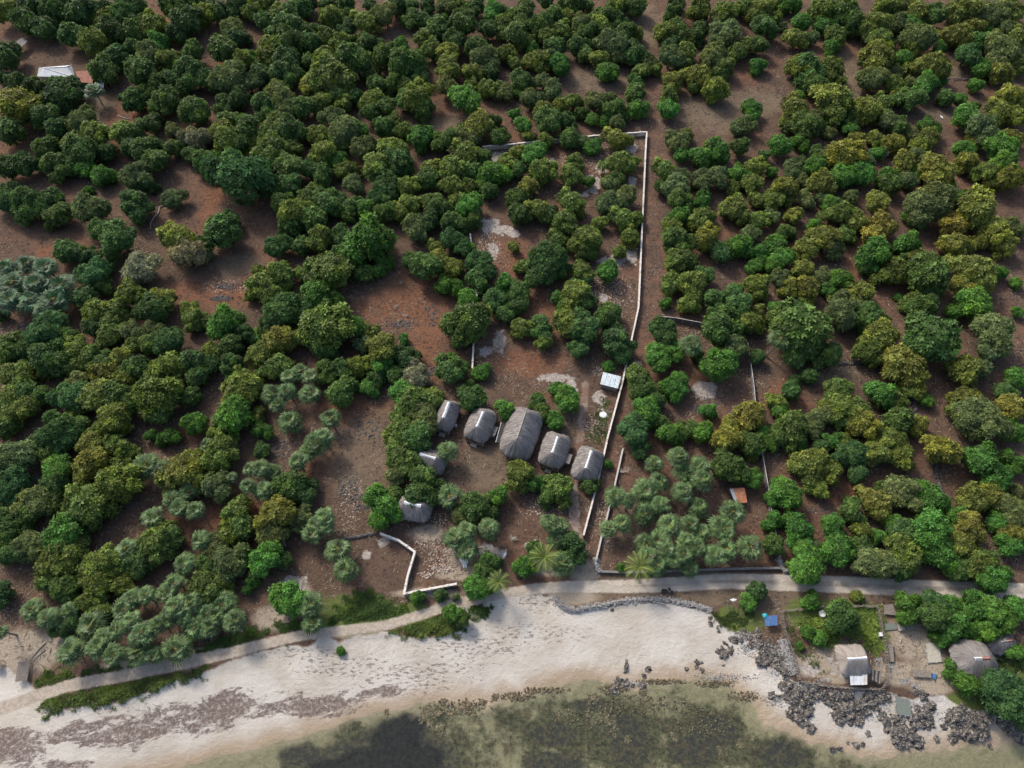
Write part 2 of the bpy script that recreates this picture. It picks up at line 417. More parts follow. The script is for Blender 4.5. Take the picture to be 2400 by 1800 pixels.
t = NT('ground')
p = t.pos()
n_big, n_mid, n_fin, n_mic = t.noise(0.035, p, 4, 0.6), t.noise(0.22, p, 6, 0.65), t.noise(1.3, p, 8, 0.7), t.noise(5.0, p, 6, 0.75)
def edge(d, amp=3.0, w=0.25, ns=None):  # ragged edge of a measured area
    return t.rng(t.math('ADD', t.attr(d), t.math('MULTIPLY', t.math('SUBTRACT', ns or n_fin, 0.5), amp)), -w, w)
def area(d, lo=0.35, hi=0.75, amp=0.9, ns=None):
    return t.rng(t.math('ADD', t.attr(d), t.math('MULTIPLY', t.math('SUBTRACT', ns or n_mid, 0.5), amp)), lo, hi)
n_wht = t.noise(0.55, p, 8, 0.72)
redness = t.rng(t.math('ADD', t.math('MULTIPLY', n_big, 0.75), t.math('ADD', t.math('MULTIPLY', t.attr('red'), 0.20), t.math('MULTIPLY', t.math('SUBTRACT', n_mid, 0.5), 0.35))), 0.34, 0.60)
col = t.mix(redness, (0.106, 0.069, 0.050), (0.176, 0.080, 0.045))
col = t.mix(t.math('MULTIPLY', area('lane', 0.3, 0.8, 0.7, n_fin), 0.6), col, t.mix(t.rng(n_mid, 0.4, 0.6), (0.115, 0.075, 0.057), (0.165, 0.090, 0.062)))
drym = t.math('MULTIPLY', area('dry', 0.3, 0.9, 1.0), 0.8)
col = t.mix(drym, col, t.mix(t.rng(n_fin, 0.3, 0.7), (0.120, 0.090, 0.062), (0.195, 0.155, 0.108)))
litter = t.math('MULTIPLY', t.rng(n_mic, 0.50, 0.60), t.rng(n_mid, 0.36, 0.60))
col = t.mix(t.math('MULTIPLY', litter, 0.5), col, (0.26, 0.19, 0.135))
col = t.mix(t.math('MULTIPLY', t.rng(n_fin, 0.48, 0.62), t.rng(n_mid, 0.64, 0.44)), col, (0.050, 0.040, 0.036))
dark = t.math('MULTIPLY', t.rng(t.n('TexVoronoi', 0, Vector=p, Scale=1.7), 0.26, 0.14), t.rng(t.noise(0.13, p, 3), 0.52, 0.62))
col = t.mix(t.math('MULTIPLY', dark, 0.85), col, (0.05, 0.047, 0.047))
vor = t.n('TexVoronoi', 0, Vector=p, Scale=1.9)
col = t.mix(t.math('MULTIPLY', t.rng(vor, 0.34, 0.22), area('stones', 0.25, 0.7, 1.0)), col, t.mix(n_fin, (0.28, 0.22, 0.18), (0.62, 0.55, 0.48)))
col = t.mix(area('tan', 0.25, 0.85, 0.9), col, t.mix(t.rng(n_mic, 0.35, 0.65), (0.225, 0.182, 0.138), (0.40, 0.345, 0.27)))
col = t.mix(area('white', 0.45, 0.65, 2.8, n_wht), col, t.mix(t.rng(n_fin, 0.35, 0.65), (0.24, 0.21, 0.19), (0.44, 0.40, 0.36)))
col = t.mix(t.math('MULTIPLY', area('grass', 0.35, 0.75, 0.9, n_fin), 0.85), col, t.mix(t.rng(n_mic, 0.3, 0.7), (0.06, 0.10, 0.025), (0.145, 0.185, 0.05)))
# beach
sandm = edge('dS', 3.0, 0.35, n_mid)
sandc = t.mix(t.rng(t.noise(0.10, p, 5, 0.6), 0.35, 0.65), (0.44, 0.398, 0.34), (0.54, 0.505, 0.455))
sandc = t.mix(t.math('MULTIPLY', t.rng(n_mic, 0.50, 0.72), 0.22), sandc, (0.40, 0.34, 0.28))
damp = t.rng(t.math('ADD', t.attr('dW'), t.math('MULTIPLY', t.math('SUBTRACT', n_mid, 0.5), 4.0)), -5.0, -0.5)
sandc = t.mix(damp, sandc, (0.36, 0.285, 0.205))
pr = t.n('VectorRotate', 0, dict(rotation_type='Z_AXIS'), Vector=p, Angle=R(-9))
w_n = t.math('ADD', t.math('MULTIPLY', t.noise(0.22, t.scaled(pr, 0.55, 1.5, 1), 8, 0.68, dist=0.5), 0.66), t.math('MULTIPLY', t.noise(1.2, t.scaled(pr, 0.7, 1.5, 1), 8, 0.8), 0.34))
wm = t.math('MULTIPLY', t.rng(t.math('ADD', t.math('MULTIPLY', t.attr('wrack'), 0.17), w_n), 0.61, 0.66), t.rng(t.noise(1.5, p, 8, 0.78), 0.36, 0.54, 0.35, 0.95))
wm2 = t.rng(t.math('ADD', t.math('MULTIPLY', t.attr('wrack2'), 0.14), t.noise(1.5, t.scaled(p, 0.6, 1.4, 1), 7, 0.72)), 0.66, 0.71)
wcol = t.mix(t.rng(n_mic, 0.35, 0.65), (0.085, 0.062, 0.055), (0.20, 0.150, 0.130))
sandc = t.mix(t.math('MAXIMUM', wm, t.math('MULTIPLY', wm2, 0.75)), sandc, wcol)
col = t.mix(sandm, col, sandc)
# coastal track: two pale wheel lines and a darker crown
roadm = edge('rd', 0.9, 0.25)
rc = t.mix(t.rng(t.noise(0.5, p, 5, 0.65), 0.3, 0.7), (0.38, 0.335, 0.28), (0.48, 0.43, 0.37))
crown = t.math('MULTIPLY', t.rng(t.attr('rd'), 1.0, 1.5), t.rng(n_mid, 0.3, 0.6))
rc = t.mix(t.math('MULTIPLY', crown, 0.8), rc, (0.20, 0.175, 0.15))
leftm = t.rng(t.n('SeparateXYZ', 0, Vector=p), 20.0, -10.0)
rc = t.mix(t.math('MULTIPLY', leftm, 0.85), rc, t.mix(t.rng(n_fin, 0.35, 0.65), (0.31, 0.26, 0.205), (0.44, 0.385, 0.32)))
col = t.mix(roadm, col, rc)
rutm = t.rng(t.math('ADD', t.attr('rut'), t.math('SUBTRACT', n_fin, 0.5)), 0.3, 0.9)
col = t.mix(t.math('MULTIPLY', rutm, 0.8), col, t.mix(t.rng(n_mid, 0.4, 0.6), (0.20, 0.115, 0.085), (0.30, 0.25, 0.21)))
# sea bed
seam = t.rng(t.math('ADD', t.attr('dW'), t.math('MULTIPLY', t.math('SUBTRACT', n_mid, 0.5), 5.0)), -1.2, 1.8)
am = t.rng(t.math('ADD', t.noise(0.15, p, 10, 0.74), t.math('ADD', t.math('MULTIPLY', t.attr('algae'), 0.14), t.math('MULTIPLY', t.attr('reef'), 0.22))), 0.60, 0.74)
bed = t.mix(t.rng(n_fin, 0.35, 0.65), (0.28, 0.24, 0.155), (0.205, 0.182, 0.115))
bed = t.mix(am, bed, t.mix(t.rng(n_fin, 0.35, 0.65), (0.038, 0.037, 0.024), (0.118, 0.108, 0.062)))
bed = t.mix(t.math('MULTIPLY', t.rng(t.attr('algae'), 0.35, 0.8), t.rng(n_fin, 0.75, 0.35)), bed, (0.045, 0.042, 0.040))
bed = t.mix(t.math('MULTIPLY', t.math('MULTIPLY', t.rng(t.noise(0.5, p, 8, 0.75), 0.52, 0.60), t.attr('reef')), 0.8), bed, t.mix(n_fin, (0.05, 0.04, 0.026), (0.15, 0.11, 0.068)))
bed = t.mix(t.rng(t.math('ADD', t.attr('deep'), t.math('MULTIPLY', t.math('SUBTRACT', n_mid, 0.5), 1.0)), 0.25, 0.7), bed, t.mix(t.rng(n_fin, 0.35, 0.65), (0.018, 0.018, 0.018), (0.036, 0.034, 0.030)))
col = t.mix(seam, col, bed)
hgt = t.math('ADD', t.math('MULTIPLY', n_mic, 0.35), t.math('ADD', n_fin, t.math('MULTIPLY', t.noise(0.9, t.scaled(p, 0.5, 1.3, 1), 3, 0.5), 0.4)))
t.bump(hgt, 0.9, 0.3)
M['ground'] = t.fin(col, 0.95, 0.1)
me = mesh_np('ground', np.stack([GP[:, 0], GP[:, 1], GZ], 1), GF, M['ground'], True,
    dict(dS=dS, dW=dW, rd=rd, lane=lane, red=red, dry=dry, tan=tanf, white=white, grass=grass, wrack=wrack, wrack2=wrack2, algae=algae, reef=reef, deep=deep, stones=stones, rut=rut))
tag(add('ground', me), kind='structure')

# sea surface
t = NT('sea_water')
p = t.pos()
wv = t.math('ADD', t.noise(0.9, t.scaled(p, 1.0, 0.55, 1), 4, 0.6), t.math('MULTIPLY', t.noise(3.2, t.scaled(p, 1.0, 0.6, 1), 3, 0.6), 0.4))
nrm = t.n('Bump', 0, Strength=0.5, Distance=0.2, Height=wv)
gl = t.n('BsdfGlossy', 0, Color=(1, 1, 1), Roughness=0.08, Normal=nrm)
tr = t.n('BsdfTransparent', 0, Color=(0.90, 0.95, 0.91))
ms = t.t.nodes.new('ShaderNodeMixShader')
fc = t.n('LayerWeight', 1, Blend=0.5, Normal=nrm)
t.set(ms.inputs[0], t.math('ADD', 0.022, t.math('MULTIPLY', t.math('POWER', fc, 5.0), 0.95)))
t.t.links.new(tr, ms.inputs[1]); t.t.links.new(gl, ms.inputs[2])
t.t.links.new(ms.outputs[0], t.out.inputs[0])
wy = float(WATER_TOP[:, 1].max()) + 6
me = mesh_py('water', [(-1500, -900, SEA_Z), (1500, -900, SEA_Z), (1500, wy, SEA_Z), (-1500, wy, SEA_Z)], [[0, 1, 2, 3]], t.m)
tag(add('water', me), kind='structure')

# ------------------------------------------------------------------ walls and fences
def dirang(a, b):
    return math.atan2(b[1] - a[1], b[0] - a[0])
def wall(name, label, pts, h, th, mat, cap, cat='wall', capname='coping', pillars=3.4, z=None):
    P = [W(x, y, h) for x, y in pts]
    root = thing(name, label, cat, (P[0].x, P[0].y, 0))
    o = Vector((P[0].x, P[0].y, 0))
    for i, (a, b) in enumerate(zip(P[:-1], P[1:])):
        L = (b - a).length
        ang = dirang(a, b)
        mid = (a + b) / 2 - o
        e = 0.003 * (i % 2)
        add('wall_panel', MB().box(-L / 2 - th * .45, L / 2 + th * .45, -th / 2 + e, th / 2 - e, -0.15, h - 0.1 - e).mesh('wall_panel', mat), root, (mid.x, mid.y, 0), ang)
        add(capname, MB().box(-L / 2 - th * .5, L / 2 + th * .5, -th / 2 - 0.07 - e, th / 2 + 0.07 + e, h - 0.1 - e + 0.001, h + e).mesh(capname, cap), root, (mid.x, mid.y, 0), ang)
        if pillars:
            n = max(1, int(L / pillars))
            for k in range(n):
                x = -L / 2 + (k + .5) * L / n
                q = Matrix.Rotation(ang, 3, 'Z') @ Vector((x, 0, 0)) + mid
                me = bpy.data.meshes.get('pillar_' + name) or MB().box(-.17, .17, -th / 2 - .05, th / 2 + .05, -.15, h - .11).box(-.2, .2, -th / 2 - .1, th / 2 + .1, h - .1, h + .07).mesh('pillar_' + name, cap)
                add('pillar', me, root, (q.x, q.y, 0), ang)
    return root
wall('garden_wall', 'long white-capped plaster wall running beside the dirt lane', [(1516, 308), (1513, 361), (1509, 450), (1506, 512), (1501, 629), (1497, 718), (1483, 783), (1459, 895), (1425, 1022), (1400, 1133), (1368, 1253)], 1.6, 0.26, M['plaster'], M['coping'])
wall('garden_wall', 'white-capped plaster wall closing the top end of the plot, half hidden by trees', [(1131, 343), (1200, 337), (1295, 327), (1406, 316), (1514.5, 308.5)], 1.55, 0.26, M['plaster'], M['coping'])
wall('garden_wall', 'short upper stretch of pale wall on the left side of the plot, under trees', [(1102, 548), (1107, 596)], 1.5, 0.24, M['plaster'], M['coping'])
wall('garden_wall', 'thin middle stretch of pale wall on the left side of the plot', [(1112, 645), (1118, 700)], 1.5, 0.24, M['plaster'], M['coping'])
wall('garden_wall', 'lower stretch of white wall on the left of the plot beside the small round bush', [(1110, 798), (1107, 862)], 1.5, 0.26, M['plaster'], M['coping'])
wall('garden_wall', 'bent white wall below the lowest thatched hut, enclosing the rubble yard', [(892, 1250), (934, 1266), (972, 1293), (955, 1350), (947, 1391), (1069, 1368)], 1.5, 0.3, M['plaster'], M['coping'])
wall('boundary_wall', 'low thin grey wall on the palm side of the dirt lane', [(1460, 1052), (1441, 1136), (1422, 1215), (1409, 1261), (1398, 1309)], 1.0, 0.22, M['concrete'], M['concrete_pale'], pillars=0)
wall('boundary_wall', 'low grey stone wall along the coastal track below the palm plot', [(1405, 1339), (1471, 1341), (1600, 1337), (1716, 1333), (1826, 1331)], 0.8, 0.35, M['lava'], M['concrete'], pillars=0)
def panel_fence(label, pts, h=1.7):
    P = [W(x, y, h) for x, y in pts]
    o = Vector((P[0].x, P[0].y, 0))
    root = thing('panel_fence', label, 'fence', o)
    for a, b in zip(P[:-1], P[1:]):
        L = (b - a).length
        ang = dirang(a, b)
        n = max(1, round(L / 2.4))
        for k in range(n):
            w = L / n
            c = a.lerp(b, (k + .5) / n) - o
            pm = MB()
            for j in range(4):
                pm.box(-w / 2 + .06, w / 2 - .06, -.03 - .006 * (j % 2), .03 + .006 * (j % 2), .02 + j * (h - .06) / 4, .0 + (j + 1) * (h - .06) / 4)
            add('concrete_panel', pm.mesh('concrete_panel', M['concrete']), root, (c.x, c.y, 0), ang)
            add('rail', MB().box(-w / 2 + .05, w / 2 - .05, -.07, .07, h - .05, h + .02).mesh('rail', M['concrete_pale']), root, (c.x, c.y, 0), ang)
        for k in range(n + 1):
            c = a.lerp(b, k / n) - o
            add('post', MB().box(-.09, .09, -.1, .1, -.1, h + .06).mesh('post', M['concrete_pale']), root, (c.x, c.y, 0), ang)
panel_fence('grey concrete panel fence running down the right side of the fan palm plot', [(1753, 803), (1767, 900), (1772, 957), (1786, 1055), (1800, 1135), (1808, 1190), (1829, 1305)])
panel_fence('short grey concrete panel fence crossing above the lone palm right of the lane', [(1540, 761), (1543, 741), (1580, 744), (1645, 756)])

def stone_mesh(name, pts, mat, seed=0):     # many small stones joined; pts: (x, y, z, r)
    r_ = np.random.default_rng(seed)
    base = np.array([[0, 0, 1], [.9, 0, .25], [.25, .88, .3], [-.75, .5, .2], [-.7, -.55, .3], [.3, -.85, .2], [0, 0, -.6]])
    F0 = np.array([[0, 1, 2], [0, 2, 3], [0, 3, 4], [0, 4, 5], [0, 5, 1], [6, 2, 1], [6, 3, 2], [6, 4, 3], [6, 5, 4], [6, 1, 5]])
    pts = np.asarray(pts, float)
    n = len(pts)
    a = r_.uniform(0, 6.28, n)
    V = base[None] * r_.uniform(.7, 1.25, (n, 7, 3))
    V = V * np.stack([np.ones(n), r_.uniform(.6, 1, n), r_.uniform(.45, .8, n)], 1)[:, None, :]
    x, y = V[..., 0] * np.cos(a)[:, None] - V[..., 1] * np.sin(a)[:, None], V[..., 0] * np.sin(a)[:, None] + V[..., 1] * np.cos(a)[:, None]
    V = np.stack([x, y, V[..., 2]], -1) * pts[:, None, 3:4] + pts[:, None, :3]
    F = (F0[None] + 7 * np.arange(n)[:, None, None]).reshape(-1, 3)
    return mesh_np(name, V.reshape(-1, 3), F, mat)
def along(L, n, width, r_):
    L = np.asarray(L)
    seg = np.hypot(*np.diff(L, axis=0).T)
    s = np.concatenate([[0], np.cumsum(seg)])
    u = r_.uniform(0, s[-1], n)
    i = np.clip(np.searchsorted(s, u) - 1, 0, len(seg) - 1)
    tt = ((u - s[i]) / seg[i])[:, None]
    p = L[i] * (1 - tt) + L[i + 1] * tt
    d = (L[i + 1] - L[i]) / seg[i][:, None]
    off = r_.normal(0, .4, n) * width
    return p + np.stack([-d[:, 1], d[:, 0]], 1) * off[:, None], off
def rubble_wall(label, pts, h, width, mat, n, rs=(.15, .4), name='stone_wall'):
    r_ = np.random.default_rng(n + int(pts[0][0]))
    p, off = along(line(pts), n, width, r_)
    z = np.maximum(0, h * (1 - np.abs(off) / width)) * r_.uniform(.2, 1, n)
    o = W(*pts[0])
    g = height(p)
    q = np.column_stack([p - np.array(o[:2]), z + g + .03, r_.uniform(rs[0], rs[1], n)])
    root = thing(name, label, 'wall', (o.x, o.y, 0))
    add('piled_stone', stone_mesh('piled_stone', q, mat, n), root, kind='stuff')
rubble_wall('dark tumbled dry-stone wall winding down the upper right orchard', [(2128, 900), (2150, 979), (2165, 1020), (2190, 1076), (2196, 1125), (2210, 1170), (2222, 1190)], .7, .7, M['lava'], 520)
rubble_wall('thin dark dry-stone line below the largest round tree at right', [(1955, 854), (2010, 852), (2087, 856)], .5, .5, M['lava'], 220)
rubble_wall('short dark dry-stone line leading left from the bent white wall', [(800, 1266), (840, 1258), (882, 1251)], .5, .4, M['lava'], 160)
rubble_wall('dark stone corner heap where the lane meets the coastal track', [(1398, 1309), (1396, 1325), (1406, 1342)], .9, .8, M['pale_stone'], 260)
rubble_wall('dark dry-stone line crossing the bare clearing near the upper right edge', [(2218, 186), (2270, 187), (2330, 190), (2385, 192)], .4, .5, M['lava'], 180)
rubble_wall('pale stone heap at the lower right corner of the palm plot', [(1824, 1308), (1834, 1336), (1845, 1340)], .8, .7, M['pale_stone'], 200)
rubble_wall('curved grey stone sea wall holding the track above the white beach', [(1300, 1399), (1320, 1424), (1345, 1433), (1363, 1427), (1471, 1407), (1520, 1404), (1566, 1405), (1634, 1420), (1668, 1432)], .4, .75, M['pale_stone'], 1500, (.13, .30), 'sea_wall')
rubble_wall('bank of grey and white stones between stick fence and dark rocks', [(1832, 1500), (1842, 1530), (1852, 1560), (1862, 1580)], .5, 1.4, M['pale_stone'], 900, (.1, .26), 'stone_bank')

def stick_fence(label, pts, h=1.4):
    r_ = random.Random(len(pts))
    L = [W(x, y, h * .8) for x, y in pts]
    o = Vector((L[0].x, L[0].y, 0))
    root = thing('stick_fence', label, 'fence', o)
    st_, ra = MB(), MB()
    for a, b in zip(L[:-1], L[1:]):
        n = max(2, int((b - a).length / .11))
        a0, b0 = Vector((a.x, a.y, 0)) - o, Vector((b.x, b.y, 0)) - o
        for k in range(n):
            c = a0.lerp(b0, k / n)
            g = gz(c.x + o.x, c.y + o.y)
            st_.bar(c + Vector((r_.uniform(-.05, .05), r_.uniform(-.05, .05), g - .1)), c + Vector((r_.uniform(-.32, .32), r_.uniform(-.32, .32), g + h * r_.uniform(.75, 1.1))), .045, .03, 4)
        for zz in (.45, .9):
            ra.bar(a0 + Vector((0.05, 0.05, zz * h + gz(a.x, a.y))), b0 + Vector((0.05, .05, zz * h + gz(b.x, b.y))), .045, .04, 5)
    add('stakes', st_.mesh('stakes', M['wood_pale']), root, kind='stuff')
    add('rails', ra.mesh('rails', M['wood_grey']), root, kind='stuff')
PT = lambda pts: [TP('P', *q) for q in pts]
stick_fence('stick fence on the left and top-left of the beach house garden', PT([(28, 90), (25, 80), (22, 66), (18, 56), (15, 46), (13, 38), (12.5, 30), (30, 28.5), (49, 26.5)]))
stick_fence('stick fence on the top and right of the beach house garden', PT([(54, 27), (70, 26), (95, 26), (96, 30), (98, 40), (100, 50), (102, 58), (103.5, 70), (103.5, 82), (102.5, 92), (99, 97.5)]))
stick_fence('stick fence along the rocks on the seaward side of the beach house', PT([(28, 91), (40, 93), (55, 95), (70, 96.5), (85, 97.5), (98.5, 98)]))

# ------------------------------------------------------------------ thatched huts
def sup(u, a, b, n):
    c, s = math.cos(u), math.sin(u)
    k = (abs(c) ** n + abs(s) ** n) ** (-1 / n)
    return a * c * k, b * s * k
def thatch_roof(L, Wd, he, hr, Lr, seed, mat, n=4.5, bulge=1.35):
    r_ = random.Random(seed)
    NU, NV = 96, 9
    a, b = L / 2, Wd / 2
    V, TU, TV, F = [], [], [], []
    ph = [r_.uniform(0, 6) for _ in range(4)]
    def pt(u, v, jit=0.0):
        ex, ey = sup(u, a, b, n)
        wob = 1 + .018 * math.sin(3 * u + ph[0]) + .014 * math.sin(7 * u + ph[1]) + .01 * math.sin(17 * u + ph[2])
        ex, ey = ex * wob, ey * wob
        rx = max(-Lr / 2, min(Lr / 2, ex * .98))
        z = he + (hr - he) * (1 - v ** bulge) + .05 * math.sin(5 * u + 4 * v + ph[3]) * v
        return Vector((rx + (ex - rx) * v, ey * v, z))
    per = 2 * (L + Wd)
    for j in range(NV + 1):
        v = j / NV
        for i in range(NU):
            u = 2 * math.pi * i / NU
            q = pt(u, v)
            if j == NV:
                q.z += r_.uniform(-.10, .05)
                q.xy *= 1 + r_.uniform(-.012, .02)
            V.append(q); TU.append(i / NU * per); TV.append(v * math.hypot(b, hr - he))
    for j in range(NV):
        for i in range(NU):
            k = (i + 1) % NU
            F.append([j * NU + i, (j + 1) * NU + i, (j + 1) * NU + k, j * NU + k])
    base = len(V)
    for i in range(NU):
        u = 2 * math.pi * i / NU
        q = pt(u, .93); q.z = he - .22
        V.append(q); TU.append(i / NU * per); TV.append(0)
    for i in range(NU):
        k = (i + 1) % NU
        F.append([NV * NU + i, base + i, base + k, NV * NU + k])
    me = mesh_np('thatch_roof', np.array([tuple(v) for v in V]), np.array(F), mat, True, dict(tu=TU, tv=TV))
    # loose straw lying proud of the thatch
    SV, SF, su, sv = [], [], [], []
    for q in range(int(per * 16)):
        u, v0 = r_.uniform(0, 2 * math.pi), r_.uniform(.05, .85)
        v1 = min(1.035, v0 + r_.uniform(.12, .35))
        du = r_.uniform(.003, .010)
        b0 = len(SV)
        up = Vector((0, 0, r_.uniform(.03, .08)))
        for (uu, vv) in ((u - du, v0), (u + du, v0), (u + du * .5, v1), (u - du * .5, v1)):
            SV.append(pt(uu + r_.uniform(-.004, .004), vv) + up)
            su.append(u / 6.283 * per * 7 + q); sv.append(q * .7)
        SF.append([b0, b0 + 3, b0 + 2, b0 + 1])
    ms_ = mesh_np('loose_straw', np.array([tuple(v) for v in SV]), np.array(SF), mat, False, dict(tu=su, tv=sv))
    return me, ms_
def cap_mesh(L, w, drop, mat, sag=0.0):
    V, F = [], []
    n = 6
    for i in range(n + 1):
        x = -L / 2 + L * i / n
        z = -sag * (1 - (2 * i / n - 1) ** 2)
        V += [(x, -w, z - drop), (x, 0, z), (x, w, z - drop), (x, w - .02, z - drop - .05), (x, 0, z - .05), (x, -w + .02, z - drop - .05)]
    for i in range(n):
        k = i * 6
        F += [[k + j, k + (j + 1) % 6, k + 6 + (j + 1) % 6, k + 6 + j] for j in range(6)]
    F += [[5, 4, 1, 0], [4, 3, 2, 1]]
    k = n * 6
    F += [[k, k + 1, k + 4, k + 5], [k + 1, k + 2, k + 3, k + 4]]
    return mesh_py('ridge_cap', V, F, mat)
def hut(label, A, B, L, Wd, seed, he=2.3, hr=5.2, cap=True, wood='wood_orange', front=True, mat='thatch', lrk=None, stilts=True, n=4.5, bulge=1.35, annex=None, name='thatched_hut'):
    a, b = W(*A, hr), W(*B, hr)
    c = (a + b) / 2
    Lr = (b - a).length if lrk is None else lrk
    root = thing(name, label, 'hut', (c.x, c.y, gz(c.x, c.y)), dirang(a, b))
    me, ms_ = thatch_roof(L, Wd, he, hr, Lr, seed, M[mat], n, bulge)
    roof = add('thatch_roof', me, root)
    add('loose_straw', ms_, roof, kind='stuff')
    if cap:
        add('ridge_cap', cap_mesh(Lr + .25, .38, .30, M['ridge_white'], .05), roof, (0, 0, hr + .13))
    else:
        add('ridge_roll', MB().bar((-Lr / 2 - .1, 0, hr + .02), (Lr / 2 + .1, 0, hr + .02), .13, .13, 8).mesh('ridge_roll', M['thatch_pale']), roof)
    x0, x1, y = (-L / 2 + .9, L / 2 - .45, Wd / 2 - 1.0) if front else (-L / 2 + 1.5, L / 2 - 1.5, Wd / 2 - 1.3)
    fl = .55 if stilts else .1
    add('wall', MB().box(x0, x1, -y, y, fl, he + .35).mesh('wall', M[wood]), root)
    add('floor_deck', MB().box(x0 - .1, x1 + .28, -y - .12, y + .12, fl - .14, fl - .01).mesh('floor_deck', M['wood_grey']), root)
    if stilts:
        for sx in (x0 + .3, x1 - .3):
            for sy in (-y + .3, y - .3):
                add('stilt', MB().bar((sx, sy, -.2), (sx, sy, fl - .13), .13, .13, 8).mesh('stilt', M['wood_grey']), root)
    if front:
        add('door', MB().box(x1 + .005, x1 + .06, -.45, .45, fl + .02, fl + 1.75).mesh('door', M['dark_gap']), root)
        for sy in (-1, 1):
            add('corner_post', MB().box(x1 + .0, x1 + .14, sy * (y + .01) - .08, sy * (y + .01) + .08, fl, he + .2).mesh('corner_post', M['wood_pale']), root)
        s = add('stair', MB().box(x1 + .29, x1 + .62, -.75, .75, .26, .36).box(x1 + .63, x1 + .98, -.75, .75, .10, .19).mesh('stair', M['wood_pale']), root)
    if annex:
        ax, ay, al, aw, ah, am = annex
        an = MB().box(ax - al / 2, ax + al / 2, ay - aw / 2, ay + aw / 2, 0, ah)
        add('side_annex', an.mesh('side_annex', M['concrete']), root)
        add('annex_roof', MB().box(ax - al / 2 - .15, ax + al / 2 + .15, ay - aw / 2 - .15, ay + aw / 2 + .15, ah + .002, ah + .1).mesh('annex_roof', M[am]), root)
    return root
Z1 = lambda x, y: (900 + x / ZF, 900 + y / ZF)
hut('thatched hut furthest left of the row, white ridge cap, half under a tree', Z1(560, 160), Z1(513, 285), 8.2, 5.2, 1)
hut('thatched hut with white ridge cap and orange wall, left of the big hut', Z1(857, 240), Z1(802, 365), 9.0, 6.4, 2, annex=(.2, 3.3, 2.2, 1.3, 1.6, 'concrete'))
big = hut('largest thatched hut, no white ridge cap, in the middle of the row', Z1(1225, 245), Z1(1150, 470), 13.4, 8.4, 3, he=2.2, hr=6.2, cap=False, front=False)
hut('thatched hut with white ridge cap and orange wall, right of the big hut', Z1(1500, 460), Z1(1456, 588), 9.0, 6.4, 4, annex=(.8, 3.4, 2.2, 1.4, 1.7, 'thatch'))
hut('thatched hut with white ridge cap, right end of the row against the white wall', Z1(1792, 580), Z1(1745, 722), 8.8, 6.3, 5, front=False)
hut('dark thatched hut under trees beside a fan palm, white ridge cap slanting', Z1(316, 602), Z1(440, 640), 8.4, 6.0, 6, front=False, n=3.5)
hut('thatched hut lowest of the group, behind the bent white wall, sagging white ridge', Z1(180, 1022), Z1(312, 1050), 8.0, 5.8, 7, front=False, n=3.5, lrk=3.6)
o = thing('wash_shed', 'narrow dark-roofed lean-to beside the left flank of the largest hut', 'shed', (*W(*Z1(1012, 450))[:2], 0), dirang(W(*Z1(1040, 355)), W(*Z1(990, 540))))
add('roof_sheet', MB().box(-2.6, 2.6, -.55, .55, 1.75, 1.83).mesh('roof_sheet', M['dark_gap']), o)
add('edge_trim', MB().box(-2.7, 2.7, -.66, -.56, 1.74, 1.88).mesh('edge_trim', M['tin_white']), o)
add('edge_trim', MB().box(-2.7, 2.7, .56, .62, 1.74, 1.88).mesh('edge_trim', M['tin_white']), o)
for sx in (-2.4, 0, 2.4):
    add('post', MB().box(sx - .05, sx + .05, -.5, -.4, 0, 1.745).mesh('post', M['wood_grey']), o)
P2 = lambda x, y: TP('P', x, y)
hut('pale thatched beach house with white ridge cap inside the stick-fenced garden', P2(69.8, 71.6), P2(84.8, 70.6), 6.2, 6.0, 8, he=2.3, hr=4.6, mat='thatch_pale', stilts=False, front=False, n=6, lrk=3.6, wood='wood_grey', name='beach_house')
hut('large round-backed thatched hut with white and red ridge cap, lower right', P2(179, 71.4), P2(191.5, 71), 9.0, 8.4, 9, he=1.8, hr=4.8, stilts=False, front=False, n=2.6, cap=False, wood='wood_grey', lrk=2.6)
hut('small thatched hut with red ridge patch at the right edge', P2(201, 57), P2(211, 55.5), 6.2, 4.6, 10, he=1.6, hr=3.4, stilts=False, front=False, n=3, cap=False, wood='wood_grey', lrk=2.2)
for o in [x for x in bpy.data.objects if x.parent is None and x.get('label', '').startswith('large round-backed')]:
    add('ridge_cap', cap_mesh(1.5, .34, .28, M['ridge_white']), o, (-.75, 0, 4.95))
    add('ridge_cap', cap_mesh(1.5, .34, .28, M['ridge_red']), o, (.8, 0, 4.96))
for o in [x for x in bpy.data.objects if x.parent is None and x.get('label', '').startswith('small thatched hut with red')]:
    add('ridge_cap', cap_mesh(1.3, .34, .26, M['ridge_red']), o, (.9, 0, 3.54))

